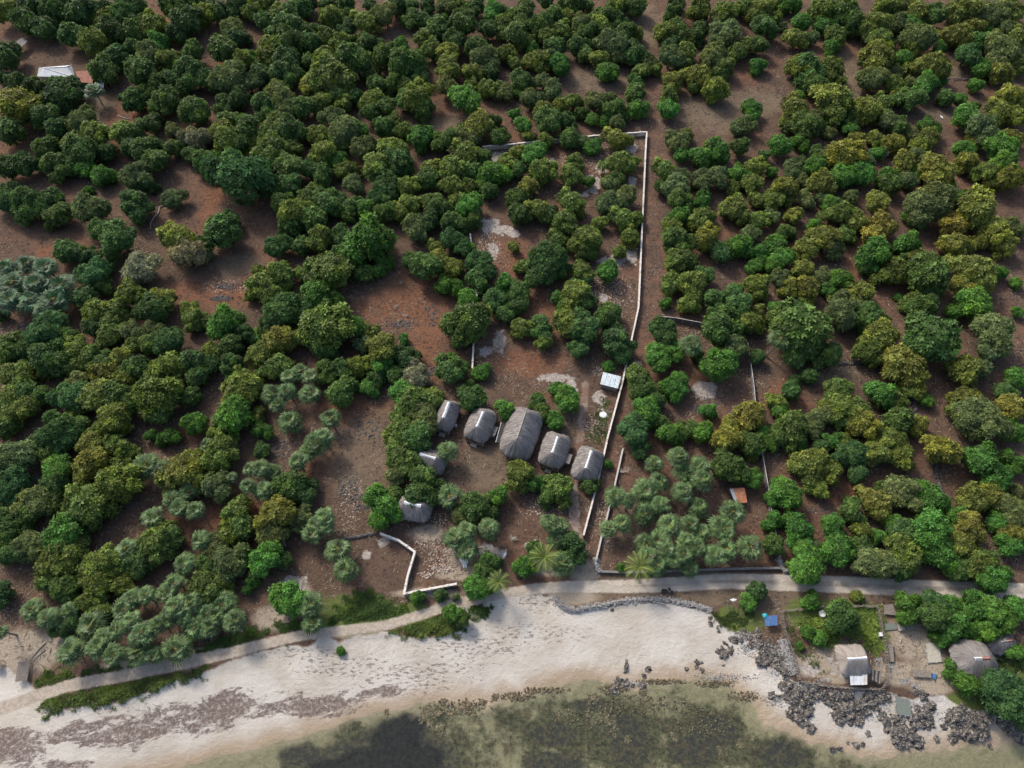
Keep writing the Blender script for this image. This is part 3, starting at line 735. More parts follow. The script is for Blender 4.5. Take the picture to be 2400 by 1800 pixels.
# ------------------------------------------------------------------ sheds with sheet roofs
def sheet_shed(name, label, corners, zs, n, mat, walls='wood_grey', cat='shed', posts=True, wallh=True, part='roof_sheet', ribs=3):
    C = [W(x, y, z) for (x, y), z in zip(corners, zs)]      # upper left, upper right, lower right, lower left
    o = sum(C, Vector()) / 4
    o.z = 0
    root = thing(name, label, cat, o)
    for k in range(n):
        a0, a1 = k / n, (k + 1) / n - .012
        m = MB()
        q = ribs * 2
        e = .012 * (k % 2)
        top = [C[0].lerp(C[1], a0 + (a1 - a0) * i / q) + Vector((0, 0, (.035 if i % 2 else 0) + e)) - o for i in range(q + 1)]
        bot = [C[3].lerp(C[2], a0 + (a1 - a0) * i / q) + Vector((0, 0, (.035 if i % 2 else 0) + e)) - o for i in range(q + 1)]
        dz = Vector((0, 0, .03))
        for i in range(q):
            m.face([top[i], bot[i], bot[i + 1], top[i + 1]])
            m.face([top[i + 1] - dz, bot[i + 1] - dz, bot[i] - dz, top[i] - dz])
        m.face([bot[0], bot[0] - dz, bot[-1] - dz, bot[-1]])
        add(part, m.mesh(part, M[mat if isinstance(mat, str) else mat[k % len(mat)]]), root)
    mid = sum(C, Vector()) / 4
    ins = [c.lerp(mid, .10) - o for c in C]
    if posts:
        for c in ins:
            add('post', MB().bar((c.x, c.y, -.1), (c.x, c.y, c.z - .06), .07, .06, 6).mesh('post', M['wood_grey']), root)
    if wallh:
        ins = [c.lerp(mid, .14) - o for c in C]
        for i in range(4):
            a, b = ins[i], ins[(i + 1) % 4]
            add('wall', MB().face([(a.x, a.y, 0), (b.x, b.y, 0), (b.x, b.y, b.z - .1), (a.x, a.y, a.z - .1)]).mesh('wall', M[walls]), root)
    return root
sheet_shed('tin_shed', 'small pale blue tin-roofed shed against the long white wall', [(1414, 872), (1456.5, 883), (1449, 911), (1407, 900)], (2.4, 2.4, 2.1, 2.1), 4, 'tin_blue')
sheet_shed('rusty_shed', 'small shed with rusty red tin roof in the fan palm plot', [TP('K', 188, 90.5), TP('K', 201, 89.5), TP('K', 203.5, 102.5), TP('K', 193, 103)], (2.4, 2.4, 2.0, 2.0), 4, ['tin_grey', 'tin_rust', 'tin_rust', 'tin_rust'], wallh=False)
# house at the top left: hipped white tin roof, red tin lean-to, pale porch roof, grey slab roof
def hip_house(label, Cpx, he, Rpx, hr):
    C = [W(*q, he) for q in Cpx]
    Rg = [W(*q, hr) for q in Rpx]
    o = sum(C, Vector()) / 4; o.z = 0
    root = thing('tin_roofed_house', label, 'house', o)
    C = [c - o for c in C]; Rg = [c - o for c in Rg]
    for nm, f in (('roof_plane', [C[0], Rg[0], Rg[1], C[1]]), ('roof_plane', [C[1], Rg[1], C[2]]), ('roof_plane', [C[2], Rg[1], Rg[0], C[3]]), ('roof_plane', [C[3], Rg[0], C[0]])):
        m = MB()
        m.face(f); m.face([v - Vector((0, 0, .08)) for v in reversed(f)])
        add(nm, m.mesh(nm, M['tin_grey'] if len(f) == 4 else M['tin_white']), root)
    for a, b in ((C[3], Rg[0]), (C[2], Rg[1]), (Rg[0], Rg[1])):
        add('ridge_strip', MB().bar(a + Vector((0, 0, .03)), b + Vector((0, 0, .03)), .12, .12, 6).mesh('ridge_strip', M['tin_white']), root)
    mid = sum(C, Vector()) / 4
    I = [c.lerp(mid, .12) for c in C]
    for i in range(4):
        a, b = I[i], I[(i + 1) % 4]
        w_ = add('wall', MB().face([(a.x, a.y, 0), (b.x, b.y, 0), (b.x, b.y, he), (a.x, a.y, he)]).mesh('wall', M['plaster']), root)
    return root
TA = lambda x, y: TP('A', x, y)
hip_house('house with white and grey tin roof among trees at upper left', [TA(32, 66), TA(33.5, 58.5), TA(62, 56.2), TA(65, 67)], 3.0, [TA(38, 58.6), TA(57.5, 57.8)], 4.2)
sheet_shed('lean_to', 'red-brown tin lean-to on the right side of the upper left house', [TA(65, 61.5), TA(82, 61), TA(80, 72), TA(68, 71)], (2.7, 2.7, 2.3, 2.3), 3, 'tin_redbrown')
sheet_shed('porch_roof', 'small white tin roof right of the red lean-to at upper left', [TA(86, 67.5), TA(90, 72), TA(89.5, 76), TA(81.5, 72)], (2.4, 2.3, 2.1, 2.1), 2, 'tin_white', wallh=False)
sheet_shed('field_shelter', 'grey flat-roofed shelter in the clearing near the top left corner', [TA(19, 32.5), TA(24, 35.5), TA(15, 44.5), TA(9, 39.5)], (2.5, 2.5, 2.3, 2.3), 2, 'concrete', wallh=False)
# beach house extras
sheet_shed('porch_roof', 'white tin porch roof on the seaward side of the beach house', [P2(70.5, 83.5), P2(86, 83), P2(86, 94), P2(71.5, 94.3)], (2.5, 2.5, 2.1, 2.1), 5, ['tin_white', 'tin_white', 'tin_white', 'tin_white', 'plaster'], wallh=False)
sheet_shed('wood_shed', 'dark plank lean-to right of the beach house porch', [P2(88, 80.5), P2(98.5, 82.5), P2(97, 93.5), P2(88.5, 89)], (1.9, 1.9, 1.7, 1.7), 6, ['dark_gap', 'wood_grey'], part='plank', wallh=False, ribs=1)
sheet_shed('lean_to', 'straw-grey thatched lean-to sheet left of the beach house', [P2(60, 61.5), P2(82, 61), P2(80, 66), P2(60, 68)], (2.3, 2.3, 2.5, 2.5), 2, 'thatch_pale', wallh=False)
Q2 = lambda x, y: (1750 + x / 3.403, 1350 + y / 3.403)
sheet_shed('tarp_shelter', 'small shelter with blue tarpaulin roof outside the stick fence', [Q2(140, 322), Q2(244, 312), Q2(250, 392), Q2(150, 400)], (1.6, 1.6, 1.4, 1.4), 3, ['tarp_blue', 'tarp_blue', 'tarp_blue'], wallh=False)
o = thing('tarpaulin', 'teal tarpaulin bundle on the corner of the blue shelter', 'tarpaulin', W(*Q2(148, 315), 1.66))
MX = lambda x, y: (x * 240 / 2212, 1480 + y * 240 / 2212)
sheet_shed('drying_table', 'grey slatted drying table on the sandy clearing at lower left', [MX(400, 655), MX(650, 655), MX(585, 1055), MX(325, 1085)], (.9, .9, .9, .9), 14, 'wood_grey', cat='table', part='slat', wallh=False, ribs=1)
sheet_shed('drying_table', 'cut-off grey drying table at the left edge', [MX(-200, 600), MX(50, 615), MX(10, 830), MX(-220, 830)], (.9, .9, .9, .9), 8, 'wood_grey', cat='table', part='slat', wallh=False, ribs=1)

# ------------------------------------------------------------------ rocks along the shore
def lump(seed, sub=4, flat=.55, rough=.42):
    from mathutils import noise
    bm = bmesh.new()
    bmesh.ops.create_icosphere(bm, subdivisions=sub, radius=1)
    off = Vector((seed * 7.3, seed * 3.1, seed * 1.7))
    for v in bm.verts:
        p = v.co.copy()
        k = 1 + rough * noise.fractal(p * 1.5 + off, 1.0, 2.0, 5) * 1.3
        k += .22 * (abs(noise.noise(p * 4.2 + off)) - .3)
        k -= .30 * max(0, noise.noise(p * 7 + off) - .15)
        v.co = Vector((p.x * k, p.y * k * .85, max(p.z, -.35) * k * flat))
    me = bpy.data.meshes.new('rock_form')
    bm.to_mesh(me)
    bm.free()
    return me
LUMP = [lump(i) for i in range(7)]
LUMPR = []
for m_ in LUMP[:4]:
    c = m_.copy(); c.materials.append(M['reef_rock']); LUMPR.append(c)
for m_ in LUMP:
    m_.materials.append(M['coral_rock'])
ONES = 'zero one two three four five six seven eight nine ten eleven twelve thirteen fourteen fifteen sixteen seventeen eighteen nineteen'.split()
TENS = 'x x twenty thirty forty fifty sixty seventy eighty ninety'.split()
def num(v):
    v = max(0, min(100, round(v)))
    return 'a hundred' if v == 100 else (ONES[v] if v < 20 else TENS[v // 10] + ('-' + ONES[v % 10] if v % 10 else ''))
def pct(px, py, k=0):
    return f'{num(px / 24)} percent across, {num(py / 18)} percent down'
used = set()
def uniq(s, px, py):
    for w in ('', 'slightly ', 'rather ', 'quite '):
        if w + s not in used:
            break
    s = w + s
    used.add(s)
    return s
def rocks(tile, data, reef=False):
    for i, q in enumerate(data):
        x, y, r = q[:3]
        px, py = TP(tile, x, y)
        dd = 1.0 * r * 10 / ZF * depth_at(px, py, -1) / FOC
        g0 = W(px, py, -1.0)
        z = gz(g0.x, g0.y)
        c = W(px, py, z)
        nm = 'reef_rock' if reef else 'coral_rock'
        sz = 'small' if dd < 1.2 else ('mid-sized' if dd < 2.2 else 'large')
        where = 'awash in the shallows' if reef else ('on the white beach' if tile == 'O' else 'of the rocky shore')
        o = add(nm, (LUMPR if reef else LUMP)[rnd.randrange(4 if reef else 7)], None, (c.x, c.y, z - .08 * dd), rnd.uniform(0, 6.28))
        o.scale = (dd * .9, dd * .9 * (q[3] if len(q) > 3 else 1), dd * (.35 if reef else .75))
        if len(q) > 4:
            o.rotation_euler.z = R(q[4])
        tag(o, uniq(f'{sz} {"brown reef" if reef else "dark pitted coral"} rock {where}, {pct(px, py)}', px, py), 'rock', 'reef rocks in the shallows' if reef else 'dark rocks along the shore')
rocks('P', [(1, 60, 6), (8, 75, 6), (15, 83, 6), (4, 67, 6), (12, 70, 4), (17, 94, 8), (22, 104, 9), (28, 110, 9), (34, 116, 7), (36, 104, 7), (20, 118, 6), (30, 124, 8), (37, 132, 5), (26, 98, 7), (40, 98, 8), (48, 102, 8), (56, 104, 8), (62, 112, 9),
    (70, 110, 9), (60, 121, 8), (72, 120, 8), (80, 113, 9), (88, 104, 9), (78, 124, 6), (68, 101, 7), (96, 102, 7), (92, 112, 6), (102, 104, 6), (86.5, 136, 3), (100, 122, 6), (108, 132, 10), (114, 142, 9), (122, 136, 9), (112, 124, 7), (126, 124, 8),
    (134, 118, 9), (140, 112, 7), (130, 144, 6), (138, 128, 6), (160, 122, 9), (170, 119, 10), (180, 123, 10), (186, 134, 8), (176, 134, 9), (166, 134, 8), (189, 120, 7), (160, 140, 5), (192, 147, 3), (205, 126, 9), (214, 134, 8), (215, 123, 9), (218, 142, 5),
    (76, 146, 3.5), (82, 145, 3), (69, 144, 1.8), (56, 150, 4), (62, 149, 3), (4, 103, 4.5), (10, 104, 2.5), (145, 140, 4), (152, 130, 4), (134, 103, 5), (128, 100, 4), (1, 74, 3)])
rocks('O', [(98.5, 78, 6, .4, 75), (118, 80, 3.5), (114, 86, 3), (113, 94, 4.5), (92, 91, 4.5), (98, 93, 5), (88, 98, 5.5), (105, 95, 2.5), (160, 74, 3), (164, 81, 2.5), (159.5, 79, 2.5), (164, 75, 1.5), (182, 66, 6), (189, 64, 4.5, .7), (184, 58, 3, .6), (192, 55, 4.5), (198, 55, 2.6),
    (172, 41, 2.6), (171.5, 36, 2), (206, 59, 3), (214, 58, 5), (218, 64, 6), (217, 74, 6.5), (203, 52, 3), (201, 47.5, 2.6), (212, 50, 4.5), (179, 48, 1.6), (55.5, 28.5, 2.2), (151, 80, 2.2), (86.5, 29, 1.8), (183, 77, 1.6)])
rocks('O', [(70, 105, 7), (84, 125, 8), (88, 134, 7), (78, 120, 6), (148, 108, 5), (41, 120, 4), (182, 153, 6), (198, 145, 5), (112, 100, 5), (120, 112, 5), (66, 118, 5), (36, 104, 4), (16, 100, 4), (4, 105, 5), (140, 138, 5), (100, 140, 5)], True)
rocks('N', [(148, 114, 6), (158, 118, 6), (168, 120, 6), (150, 128, 6), (162, 108, 6), (182, 110, 6), (195, 108, 5), (160, 130, 6), (175, 115, 5), (144, 122, 5), (206, 104, 4), (113, 117, 5, .7)], True)

# ------------------------------------------------------------------ vegetation
def unit(v):
    return v / np.maximum(np.linalg.norm(v, axis=-1, keepdims=True), 1e-9)
def rosettes(P, Nn, size, K, r_, wid=.42, el=(.0, .75)):
    n = len(P)
    ref = np.where(np.abs(Nn[:, 2:3]) > .9, np.array([[1., 0, 0]]), np.array([[0, 0, 1.]]))
    T = unit(np.cross(Nn, ref)); B = np.cross(Nn, T)
    a = (r_.uniform(0, 6.28, (n, 1)) + np.arange(K) * 6.2832 / K + r_.uniform(-.4, .4, (n, K)))[..., None]
    e = r_.uniform(el[0], el[1], (n, K, 1))
    rad = T[:, None] * np.cos(a) + B[:, None] * np.sin(a)
    D = rad * np.cos(e) + Nn[:, None] * np.sin(e)
    S = np.cross(Nn[:, None] + 0 * D, rad)
    S = unit(S + Nn[:, None] * r_.uniform(-.5, .5, (n, K, 1)))
    ln = size[:, None, None] * r_.uniform(.7, 1.25, (n, K, 1))
    b = P[:, None]
    V = np.stack([b + 0 * D, b + D * ln * .55 - S * ln * wid * .5, b + D * ln + np.array([0, 0, -.12]) * ln, b + D * ln * .55 + S * ln * wid * .5], 2)
    F = np.arange(n * K * 4).reshape(-1, 4)
    return V.reshape(-1, 3), F
def crown_mesh(name, seed, nl, lr, N, size, mat, K=5, flat=.80, fl=.3, low=-.62):
    r_ = np.random.default_rng(seed)
    C, Rr = [], []
    ns = r_.integers(2, 5)
    sub_ = np.column_stack([r_.uniform(-.42, .42, (ns, 2)), r_.uniform(-.22, .16, ns)])
    while len(C) < nl:
        d = unit(r_.normal(size=3))
        if d[2] < low:
            continue
        q = r_.uniform(*lr)
        k_ = r_.integers(ns)
        C.append(sub_[k_] + d * (.72 - q * .7) * np.array([1, 1, flat]) * r_.uniform(.8, 1.15)); Rr.append(q)
    C.append(np.array([0, 0, .05])); Rr.append(.5)
    C, Rr = np.array(C), np.array(Rr)
    lf = r_.random(len(C)) < fl
    lb = r_.uniform(.8, 1.2, len(C))
    P, Nn, li = [], [], []
    while len(P) < N:
        j = r_.choice(len(C), 400, p=Rr ** 2 / (Rr ** 2).sum())
        d = unit(r_.normal(size=(400, 3)) + np.array([0, 0, .35]))
        p = C[j] + d * Rr[j][:, None] * np.where(r_.random((400, 1)) < .16, r_.uniform(1.05, 1.34, (400, 1)), r_.uniform(.80, 1.10, (400, 1)))
        dd = np.linalg.norm(p[:, None] - C[None], axis=2) / Rr[None]
        ok = (dd.min(1) > .72) & (p[:, 2] > -.78)
        P += list(p[ok]); Nn += list(unit(d[ok] + .3 * unit(p[ok]) + np.array([0, 0, .35]))); li += list(j[ok])
    P, Nn, li = np.array(P[:N]), np.array(Nn[:N]), np.array(li[:N])
    V, F = rosettes(P, Nn, size * r_.uniform(.75, 1.3, N), K, r_)
    var = np.clip(lb[li] * r_.uniform(.45, 1.0, N) ** 1.0 * np.where(r_.random(N) < .38, 1.75, 1.0), .35, 2.0)
    fv = np.clip(np.where(lf[li], .75, .08) + r_.uniform(-.3, .35, N), 0, 1)
    return mesh_np(name, V, F, mat, False, dict(leafvar=np.repeat(var, 4 * K), flush_sheen=np.repeat(fv, 4 * K)))
CR = {
    'dark_leaved_tree': [crown_mesh('crown', 10 + i, 22, (.18, .38), 1500, .16, M['leaf'], fl=.2) for i in range(6)],
    'yellow_topped_tree': [crown_mesh('crown', 20 + i, 26, (.16, .34), 1500, .16, M['leaf'], fl=.45) for i in range(6)],
    'bright_green_tree': [crown_mesh('crown', 30 + i, 17, (.20, .42), 1500, .155, M['leaf'], fl=.3) for i in range(6)],
    'fine_leaved_tree': [crown_mesh('crown', 40 + i, 15, (.24, .44), 2300, .12, M['leaf_fine'], K=5, flat=.72, fl=.3) for i in range(6)],
    'bush': [crown_mesh('foliage', 50 + i, 9, (.32, .5), 900, .20, M['leaf'], fl=.3, flat=.8) for i in range(3)],
}
def trunk_mesh(seed):
    r_ = random.Random(seed)
    m = MB()
    b = Vector((0, 0, -.05)); f = Vector((r_.uniform(-.06, .06), r_.uniform(-.06, .06), .42))
    m.bar(b, f, .085, .065, 7)
    for k in range(4):
        a = k * 1.57 + r_.uniform(-.5, .5)
        e = f + Vector((math.cos(a) * .34, math.sin(a) * .34, .38))
        m.bar(f - Vector((0, 0, .02)), e, .045, .03, 5)
        for s in (-.5, .5):
            m.bar(e, e + Vector((math.cos(a + s) * .28, math.sin(a + s) * .28, .22)), .026, .01, 4)
    return m.mesh('trunk', M['bark'])
TRUNK = [trunk_mesh(i) for i in range(4)]
HUE = dict(d=(.064, .122, .036), g=(.080, .148, .038), y=(.126, .178, .041), o=(.162, .188, .043), O=(.220, .210, .048), b=(.082, .200, .038), s=(.124, .164, .068), e=(.070, .142, .053), t=(.22, .22, .14))
WORD = dict(d='dark green', g='deep green', y='yellow-green', o='olive-gold', O='golden', b='bright green', s='grey-green', e='blue-green', t='pale straw-coloured')
KIND = dict(d='dark_leaved_tree', g='dark_leaved_tree', y='yellow_topped_tree', o='yellow_topped_tree', O='yellow_topped_tree', b='bright_green_tree', s='fine_leaved_tree', e='fine_leaved_tree', t='fine_leaved_tree')
PLOT = [(1110, 330), (1512, 305), (1495, 720), (1460, 890), (1400, 1130), (1368, 1253), (1150, 1240), (960, 1290), (880, 1100), (990, 920), (1110, 860), (1110, 560)]
def where(px, py):
    q = np.array([[px, py]], float)
    if inside(q, np.array(PLOT, float))[0]:
        return 'inside the walled plot' if py < 870 else 'around the thatched huts'
    if inside(q, np.array([(1460, 1030), (1780, 1030), (1830, 1320), (1395, 1340)], float))[0]:
        return 'in the palm plot'
    if inside(q, np.array([(1850, 1430), (2075, 1430), (2080, 1615), (1850, 1600)], float))[0]:
        return "in the beach house garden"
    if py > 1375 and px > 1600:
        return 'seaward of the coastal track'
    if px > 1500:
        return 'right of the lane' if py > 300 else 'at the upper right'
    if px < 480 and py < 330:
        return 'by the upper house'
    if py > 1230 and px < 600:
        return 'in the lower left grove'
    return 'in the left orchard'
TREES = {
'A': "8 8 11 y;30 6 12 d;52 8 12 g;75 8 13 d;90 10 9 d;112 8 13 e;150 6 13 g;176 14 9 y;168 4 9 d;190 8 9 d;205 4 9 d;218 10 8 y;24 16 11 g;40 22 10 d;26 25 6 g;66 30 11 g;62 18 7 d;92 17 9 y;82 36 12 y;98 28 12 d;118 20 9 d;120 27 10 g;135 22 12 y;160 18 12 d;140 36 9 b;155 28 9 d;200 25 10 s;205 32 8 d;5 46 12 d;118 42 8 g;102 50 10 d;128 52 11 s;148 52 10 y;168 46 9 g;195 42 12 g;207 52 9 y;218 48 6 b;92 61 11 g;120 64 13 d;168 64 12 g;200 66 13 s;186 72 8 d;215 72 9 s;134 76 9 g;148 68 8 d;144 86 11 g;166 94 12 g;208 86 9 d;195 90 7 d;14 73 8 d;32 76 10 d;50 73 7 d;65 77 9 d;48 86 12 d;18 88 16 o;2 66 6 d;36 100 11 g;6 114 12 d;118 88 10 g;106 84 4 g;70 104 11 s;50 110 9 d;82 118 11 y;62 122 9 y;72 130 13 g;40 128 10 g;52 142 10 g;36 142 7 b;20 142 10 d;4 146 10 d;62 142 8 g;90 132 8 d;74 144 8 b;88 150 9 b;104 114 10 y;112 126 8 g;118 113 8 g;131 106 8 d;148 112 6 s;126 128 11 g;118 150 11 s;134 140 10 g;125 158 8 d;150 128 8 g;166 132 7 g;168 120 10 t;178 138 9 g;176 146 7 d;198 104 9 g;190 112 9 o;212 116 12 g;195 124 11 y;218 125 8 y;204 152 22 e;10 164 8 d;75 165 4 b",
'B': "4 5 8 y;15 3 6 d;22 11 8 y;36 8 11 g;46 4 7 d;60 3 7 g;75 4 8 g;6 18 8 g;28 22 12 g;44 28 9 g;15 28 7 g;66 13 10 y;80 11 6 g;79 24 7 d;94 18 10 y;98 6 6 d;112 12 10 s;120 6 8 d;132 6 7 g;148 4 7 d;165 8 9 s;178 4 7 y;190 6 8 g;208 8 9 b;218 12 6 g;135 17 7 g;146 18 7 g;160 26 11 g;178 20 12 g;146 30 8 y;200 26 8 g;214 22 9 y;62 32 8 y;72 38 9 y;80 33 5 y;95 36 8 d;106 40 6 d;125 40 9 b;32 36 12 g;10 40 9 y;46 36 9 d;12 50 9 y;28 52 10 d;56 50 9 y;44 54 7 g;86 52 14 g;112 48 11 g;130 54 13 g;122 62 8 s;152 44 9 y;164 44 9 o;168 54 9 o;172 36 9 d;190 40 10 g;196 50 11 s;214 46 8 y;6 64 9 d;26 64 10 d;18 76 8 d;64 68 16 y;46 74 10 o;56 86 9 y;72 80 9 d;104 74 8 g;118 72 8 g;165 62 9 y;188 62 9 y;205 62 7 d;140 64 8 g;20 84 12 s;28 92 10 s;10 92 10 g;42 92 10 g;130 76 7 y;142 84 12 y;130 88 8 b;146 94 8 g;164 74 10 s;184 88 13 b;200 78 8 y;186 74 6 y;214 78 8 s;74 88 8 y;84 84 7 g;100 86 9 y;112 92 8 g;100 98 8 g;68 102 9 s;78 112 13 s;90 112 8 b;72 122 8 g;110 108 8 g;118 104 6 y;125 113 7 y;145 118 10 b;164 122 10 g;178 112 7 d;190 108 12 o;204 104 6 d;208 118 8 g;185 120 9 s;182 131 12 y;194 136 8 g;20 104 11 y;8 116 10 y;32 112 12 g;50 116 9 y;14 128 13 y;32 126 8 y;10 142 10 d;28 146 12 g;10 160 10 d;30 160 10 g;56 132 11 y;70 138 8 b;46 146 8 g;58 152 9 g;52 164 7 y;92 130 11 s;80 146 8 y;118 128 11 y;104 142 13 y;120 142 12 g;110 155 10 d;128 148 7 g;84 158 9 s;111 162 10 e;152 146 8 y;145 155 9 g;170 146 11 y;185 146 9 g;166 160 9 y;132 162 9 y;205 150 12 b;215 142 8 y;186 162 7 y;200 164 8 g",
'C': "10 12 10 g;4 28 11 g;12 36 7 y;34 14 9 g;46 14 7 y;26 22 10 g;32 30 8 y;44 26 8 y;50 4 10 g;62 4 6 g;30 2 7 d;92 4 9 y;104 5 9 g;60 20 8 s;66 28 8 g;78 14 8 g;78 22 9 y;92 18 7 g;18 40 6 b;36 40 9 d;58 40 8 g;56 33 5 y;62 47 7 g;22 52 10 y;36 50 9 s;42 58 9 b;3 54 6 y;84 36 12 s;98 28 9 g;108 28 7 y;92 44 9 s;108 46 10 g;76 38 7 g;74 50 8 o;84 50 5 y;82 61 9 b;118 54 7 s;114 61 7 y;124 58 6 y;130 28 10 y;142 22 9 y;140 10 8 g;150 30 7 y;138 40 8 d;136 50 10 s;150 46 8 y;148 54 6 y;162 8 11 y;186 10 10 y;178 18 7 s;162 28 8 d;155 34 5 y;142 2 6 d;186 28 11 s;178 36 8 s;216 24 10 g;212 8 10 o;200 6 8 y;175 48 11 s;180 57 9 y;194 46 8 y;198 38 7 y;212 40 8 g;213 56 7 b;157 65 10 o;158 74 6 y;137 70 9 o;136 84 9 y;133 95 8 b;177 76 11 y;108 71 7 b;108 82 9 g;106 93 8 b;88 95 9 g;91 105 7 s;80 104 5 b;69 102 6 b;98 101 5 d;108 101 2.6 y;8 70 9 g;18 72 6 d;27 70 8 s;5 80 5 b;16 86 9 s;36 80 8 s;54 88 7 y;72 88 9 s;60 98 6 d;85 86 5 y;4 100 5 b;26 94 9 o;42 92 7 y;32 104 11 g;12 108 7 b;46 104 7 g;14 118 5 y;30 122 7 y;50 120 9 g;70 125 7 b;62 122 6 s;89 118 9 o;101 121 4.5 y;20 132 10 b;6 134 7 o;5 146 8 g;56 140 8 y;52 152 10 y;65 157 5 b;28 150 11 y;14 160 9 o;90 141 11 y;106 140 5 y;92 152 7 g;83 159 7 s;207 93 8 b;208 102 6 b;200 107 8 s;194 112 7 s;144 123 10 s;151 118 6 o;146 135 7 b;164 138 9 b;172 128 7 y;180 130 10 b;197 128 8 g;132 146 10 y;146 152 8 s;142 160 10 s;166 156 9 s;178 152 10 s;195 150 9 b;212 146 9 y;208 158 9 y;190 162 6 y;218 135 5 g;128 162 6 g",
'D': "4 4 5 y;17 4 8 b;4 16 6 y;3 30 6 g;50 6 11 y;70 14 12 g;74 22 9 d;66 4 8 s;100 6 11 y;112 6 8 s;124 4 7 g;30 18 8 b;24 34 9 o;34 33 6 s;12 22 4 s;48 22 8 b;56 29 9 y;56 40 7 b;90 20 12 o;98 32 10 y;112 18 9 s;85 27 6 y;104 38 6 g;130 10 10 o;144 14 9 g;125 22 8 b;132 33 13 s;125 42 8 y;118 50 8 b;150 42 6 b;168 6 13 o;176 22 9 o;160 30 11 o;194 10 12 s;188 20 8 y;212 10 10 o;205 24 8 s;196 32 6 o;190 26 6 b;172 47 11 e;184 38 9 b;216 32 9 o;205 44 12 s;196 52 9 s;203 62 10 o;184 61 8 b;214 56 8 y;36 60 11 g;24 58 10 y;54 62 11 y;40 74 10 g;60 70 7 y;26 82 5 b;96 50 13 o;84 52 6 s;92 68 11 s;108 74 9 y;110 62 6 s;138 57 13 o;140 72 10 b;148 68 5 b;126 72 5 s;52 83 14 o;68 86 6 b;58 98 11 y;70 104 6 g;24 94 11 o;32 108 12 g;26 122 7 b;18 106 7 y;38 104 9 s;8 124 10 b;84 92 12 o;100 88 8 y;122 86 10 g;112 84 7 y;102 100 8 y;104 106 9 s;113 110 8 g;53 114 5 s;74 120 7 o;72 112 6 b;154 84 7 g;166 84 5 b;177 73 6 b;170 98 11 b;178 92 5 g;212 84 12 o;200 94 10 o;212 102 9 y;196 104 8 y;94 120 7 y;108 122 9 o;93 133 6 b;122 116 6 s;138 108 8 b;140 120 9 o;130 126 8 y;128 134 7 s;182 110 13 s;180 121 7 o;40 142 9 b;42 132 6 g;52 136 8 s;68 137 14 o;62 154 10 b;84 150 10 b;84 138 8 s;116 140 9 o;144 144 14 o;132 148 7 b;172 130 9 b;174 140 10 o;198 128 12 b;210 118 8 o;205 140 12 b;190 150 10 y;205 154 12 o;20 146 8 s;28 140 5 s;3 148 5 b;28 154 7 s;12 162 11 o;46 160 11 o;102 150 8 b;104 160 9 g;122 157 8 s;150 158 8 y;180 150 6 b",
'E': "6 8 11 e;28 10 12 g;18 16 8 g;42 6 9 g;50 20 10 g;76 14 14 s;116 10 12 d;150 4 8 s;193 36 15 g;200 24 8 d;60 50 10 g;72 54 9 d;88 32 9 g;104 40 14 g;98 52 8 g;94 62 5 g;155 38 13 o;160 54 13 t;172 50 9 s;120 64 12 t;80 72 12 e;86 80 8 g;72 90 9 d;2 106 5 d;112 90 10 y;130 102 11 g;142 92 10 o;84 104 10 y;98 104 9 y;92 114 8 y;80 116 7 d;162 100 7 y;164 110 8 y;178 112 6 y;44 115 13 e;58 126 9 g;200 112 12 b;216 90 5 y;212 122 8 d;8 132 12 g;22 136 9 d;92 126 9 y;112 120 8 s;116 130 7 y;130 118 8 s;128 130 8 y;148 128 11 e;138 134 8 e;40 140 12 g;46 150 11 g;68 134 9 y;76 144 9 y;88 146 8 g;66 150 8 y;10 156 11 y;104 144 9 o;92 158 10 o;118 152 10 g;148 150 13 y;172 148 11 d;186 140 9 y;200 134 9 d;200 150 10 g;210 160 9 y;170 160 9 g;108 160 8 y;130 160 8 y;68 163 8 s",
'F': "22 8 9 g;45 6 11 y;60 8 11 g;36 20 13 y;52 22 11 g;30 30 9 g;70 12 8 g;108 3 9 e;84 12 8 g;95 16 8 b;80 22 6 g;112 18 9 g;124 16 8 y;134 10 9 y;150 8 9 y;158 14 10 g;176 8 9 y;186 10 10 b;188 20 8 g;172 26 10 g;150 24 9 d;138 34 10 s;168 40 10 e;178 46 8 e;184 47 5 b;156 48 7 y;18 49 10 e;38 46 8 g;54 42 11 y;74 40 8 e;40 70 6 y;64 64 16 y;76 54 10 g;104 42 18 b;108 60 9 b;92 52 8 d;92 68 8 g;8 80 12 y;20 72 10 y;14 92 9 y;2 66 5 y;54 86 12 b;60 96 9 b;42 100 9 e;24 104 13 e;14 116 9 d;146 66 13 g;134 60 8 e;160 60 10 o;172 66 9 y;164 81 10 b;196 62 11 e;192 76 9 g;182 90 9 b;185 112 17 g;194 104 10 y;180 124 9 y;208 92 9 e;214 104 8 g;212 80 8 b;64 120 18 y;46 118 10 y;60 136 10 g;84 116 10 b;96 120 8 o;108 134 13 o;94 132 7 s;18 128 12 o;6 140 10 y;14 152 10 y;34 126 8 y;6 122 7 b;128 143 8 d;127 125 4.5 b;62 156 8 g;76 154 9 g;90 152 9 y;104 150 9 b;105 162 7 g;120 158 7 g;136 158 10 t;166 153 11 g;168 143 5 b;195 154 7 b;186 164 4 g",
